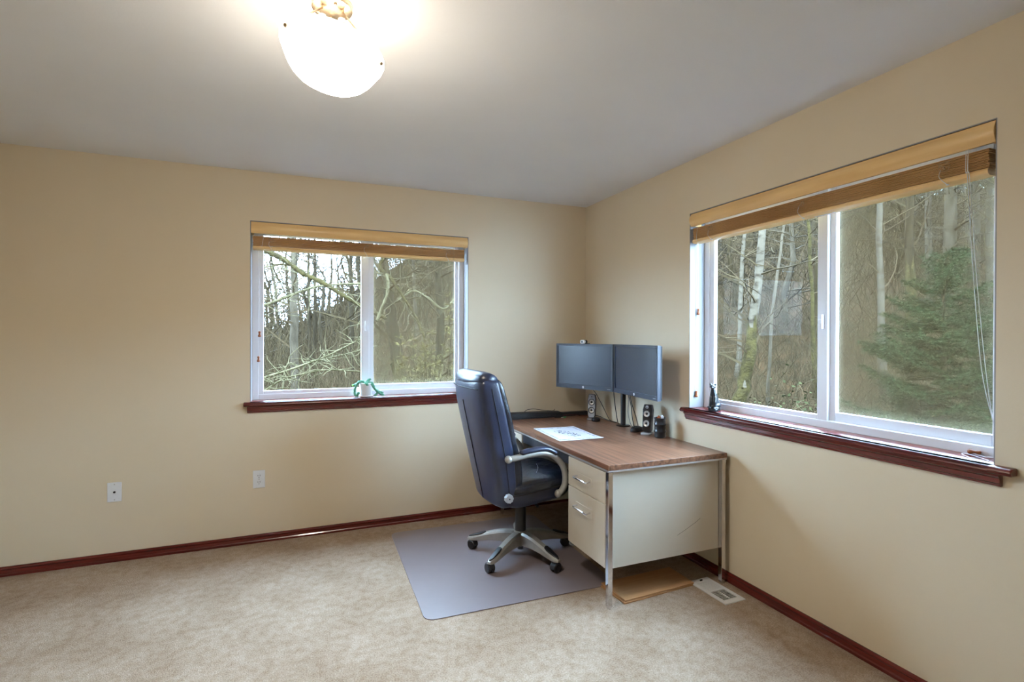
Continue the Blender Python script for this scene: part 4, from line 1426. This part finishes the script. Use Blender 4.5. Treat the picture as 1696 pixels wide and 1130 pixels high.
thicket('thicket', -16, 26, 7.5, 15, 2600, .5, 2.4, .006, 91, 'tangle of bare brown shoots outside the far window', .5)
thicket('thicket', -18, 30, 14, 34, 5200, 1.2, 4.6, .008, 92, 'distant grey brown undergrowth behind the far window', .45)
thicket('thicket', 34, 76, 8, 16, 4200, .5, 2.2, .005, 93, 'tangle of bare brown shoots beyond the nearer window', .9)
thicket('thicket', 30, 78, 15, 42, 8000, 1.2, 3.8, .008, 94, 'grey brown undergrowth covering the hillside', .7)
GRASS = emat('dry_grass', (176, 156, 120), .9, rgb2=(140, 118, 88), scale=3, island=[(182, 160, 122), (150, 128, 94), (196, 176, 140)])
thicket('dry_grass', 36, 76, 5.6, 9.5, 2600, .15, .5, .004, 95, 'dry straw coloured grass and bracken near the spruce', .9, GRASS)
thicket('dry_grass', -14, 24, 6, 9, 1600, .15, .5, .004, 96, 'dry straw coloured grass below the far window', .9, GRASS)

# bramble heap beside the mossy birch
rnd = random.Random(101)
c = at(1322, 650, 7.2)
c.z = ground(c.x, c.y)
bh = tag(empty('bramble_heap', c), 'low heap of brambles and dead stems beside the mossy birch', 'bramble')
st_, lf = MB(), MB()
for k in range(620):
    a, rr = rnd.uniform(0, 2 * PI), 1.25 * rnd.random() ** .6
    p = Vector((rr * math.cos(a), rr * math.sin(a), rnd.uniform(0, 1.45) * max(.15, 1 - rr * .62)))
    d = Vector((rnd.uniform(-1, 1), rnd.uniform(-1, 1), rnd.uniform(-.3, .8)))
    ps_ = twig(st_, p, d, rnd.uniform(.3, .8), .006, rnd, 4, 3, droop=.15, kink=.4)
    for q in ps_[1:]:
        for e_ in range(2):
            dd = Vector((rnd.uniform(-1, 1), rnd.uniform(-1, 1), rnd.uniform(-.4, .7))).normalized() * rnd.uniform(.04, .08)
            s_ = dd.cross(Vector((rnd.uniform(-1, 1), rnd.uniform(-1, 1), 1))).normalized() * .018
            if rnd.random() < .55:
                lf.tri(q, q + dd * .5 + s_, q + dd, q + dd * .5 - s_)
st_.build('stems', TWIG, bh, fix=False)
lo_ = lf.build('foliage', FERN, bh, fix=False)
lo_['kind'] = 'stuff'

# far wood: bare trees sharing four shapes
variants = []
for k in range(4):
    rnd = random.Random(200 + k)
    Hh = 5.2 + .7 * k
    pts = [Vector((rnd.uniform(-.12, .12) * i, rnd.uniform(-.12, .12) * i, Hh * i / 6 - .3)) for i in range(7)]
    mb = MB().tube(pts, [.085 * (1.1 - .95 * i / 6) for i in range(7)], 7)
    branchy(mb, pts, .10, rnd, 60, 1.5, lo=.12, sub=6, tw=.5)
    me = mb.mesh('far_tree')
    me.materials.append([BARKD, BARKG, TWIG, BARKG][k])
    variants.append(me)
rnd = random.Random(300)
spots = [(-14 + 44 * ((i * .618034) % 1), 17 + 20 * ((i * .7548777) % 1)) for i in range(84)] + [(32 + 44 * ((i * .618034) % 1), 15 + 22 * ((i * .7548777) % 1)) for i in range(64)]
for i, (az, r) in enumerate(spots):
    a = R(az)
    x, y = CAM.x + r * math.sin(a), CAM.y + r * math.cos(a)
    o = bpy.data.objects.new('far_tree', variants[rnd.randrange(4)])
    col.objects.link(o)
    o.location = (x, y, ground(x, y))
    o.rotation_euler = (rnd.uniform(-.05, .05), rnd.uniform(-.05, .05), rnd.uniform(0, 6.28))
    s = rnd.uniform(.75, 1.15)
    o.scale = (s, s, s)
    far = az < 31
    tag(o, 'bare grey tree among many in the distant wood behind the far window' if far else 'bare grey tree among many on the hillside beyond the nearer window', 'tree',
        'distant bare trees behind the far window' if far else 'bare trees on the hillside')
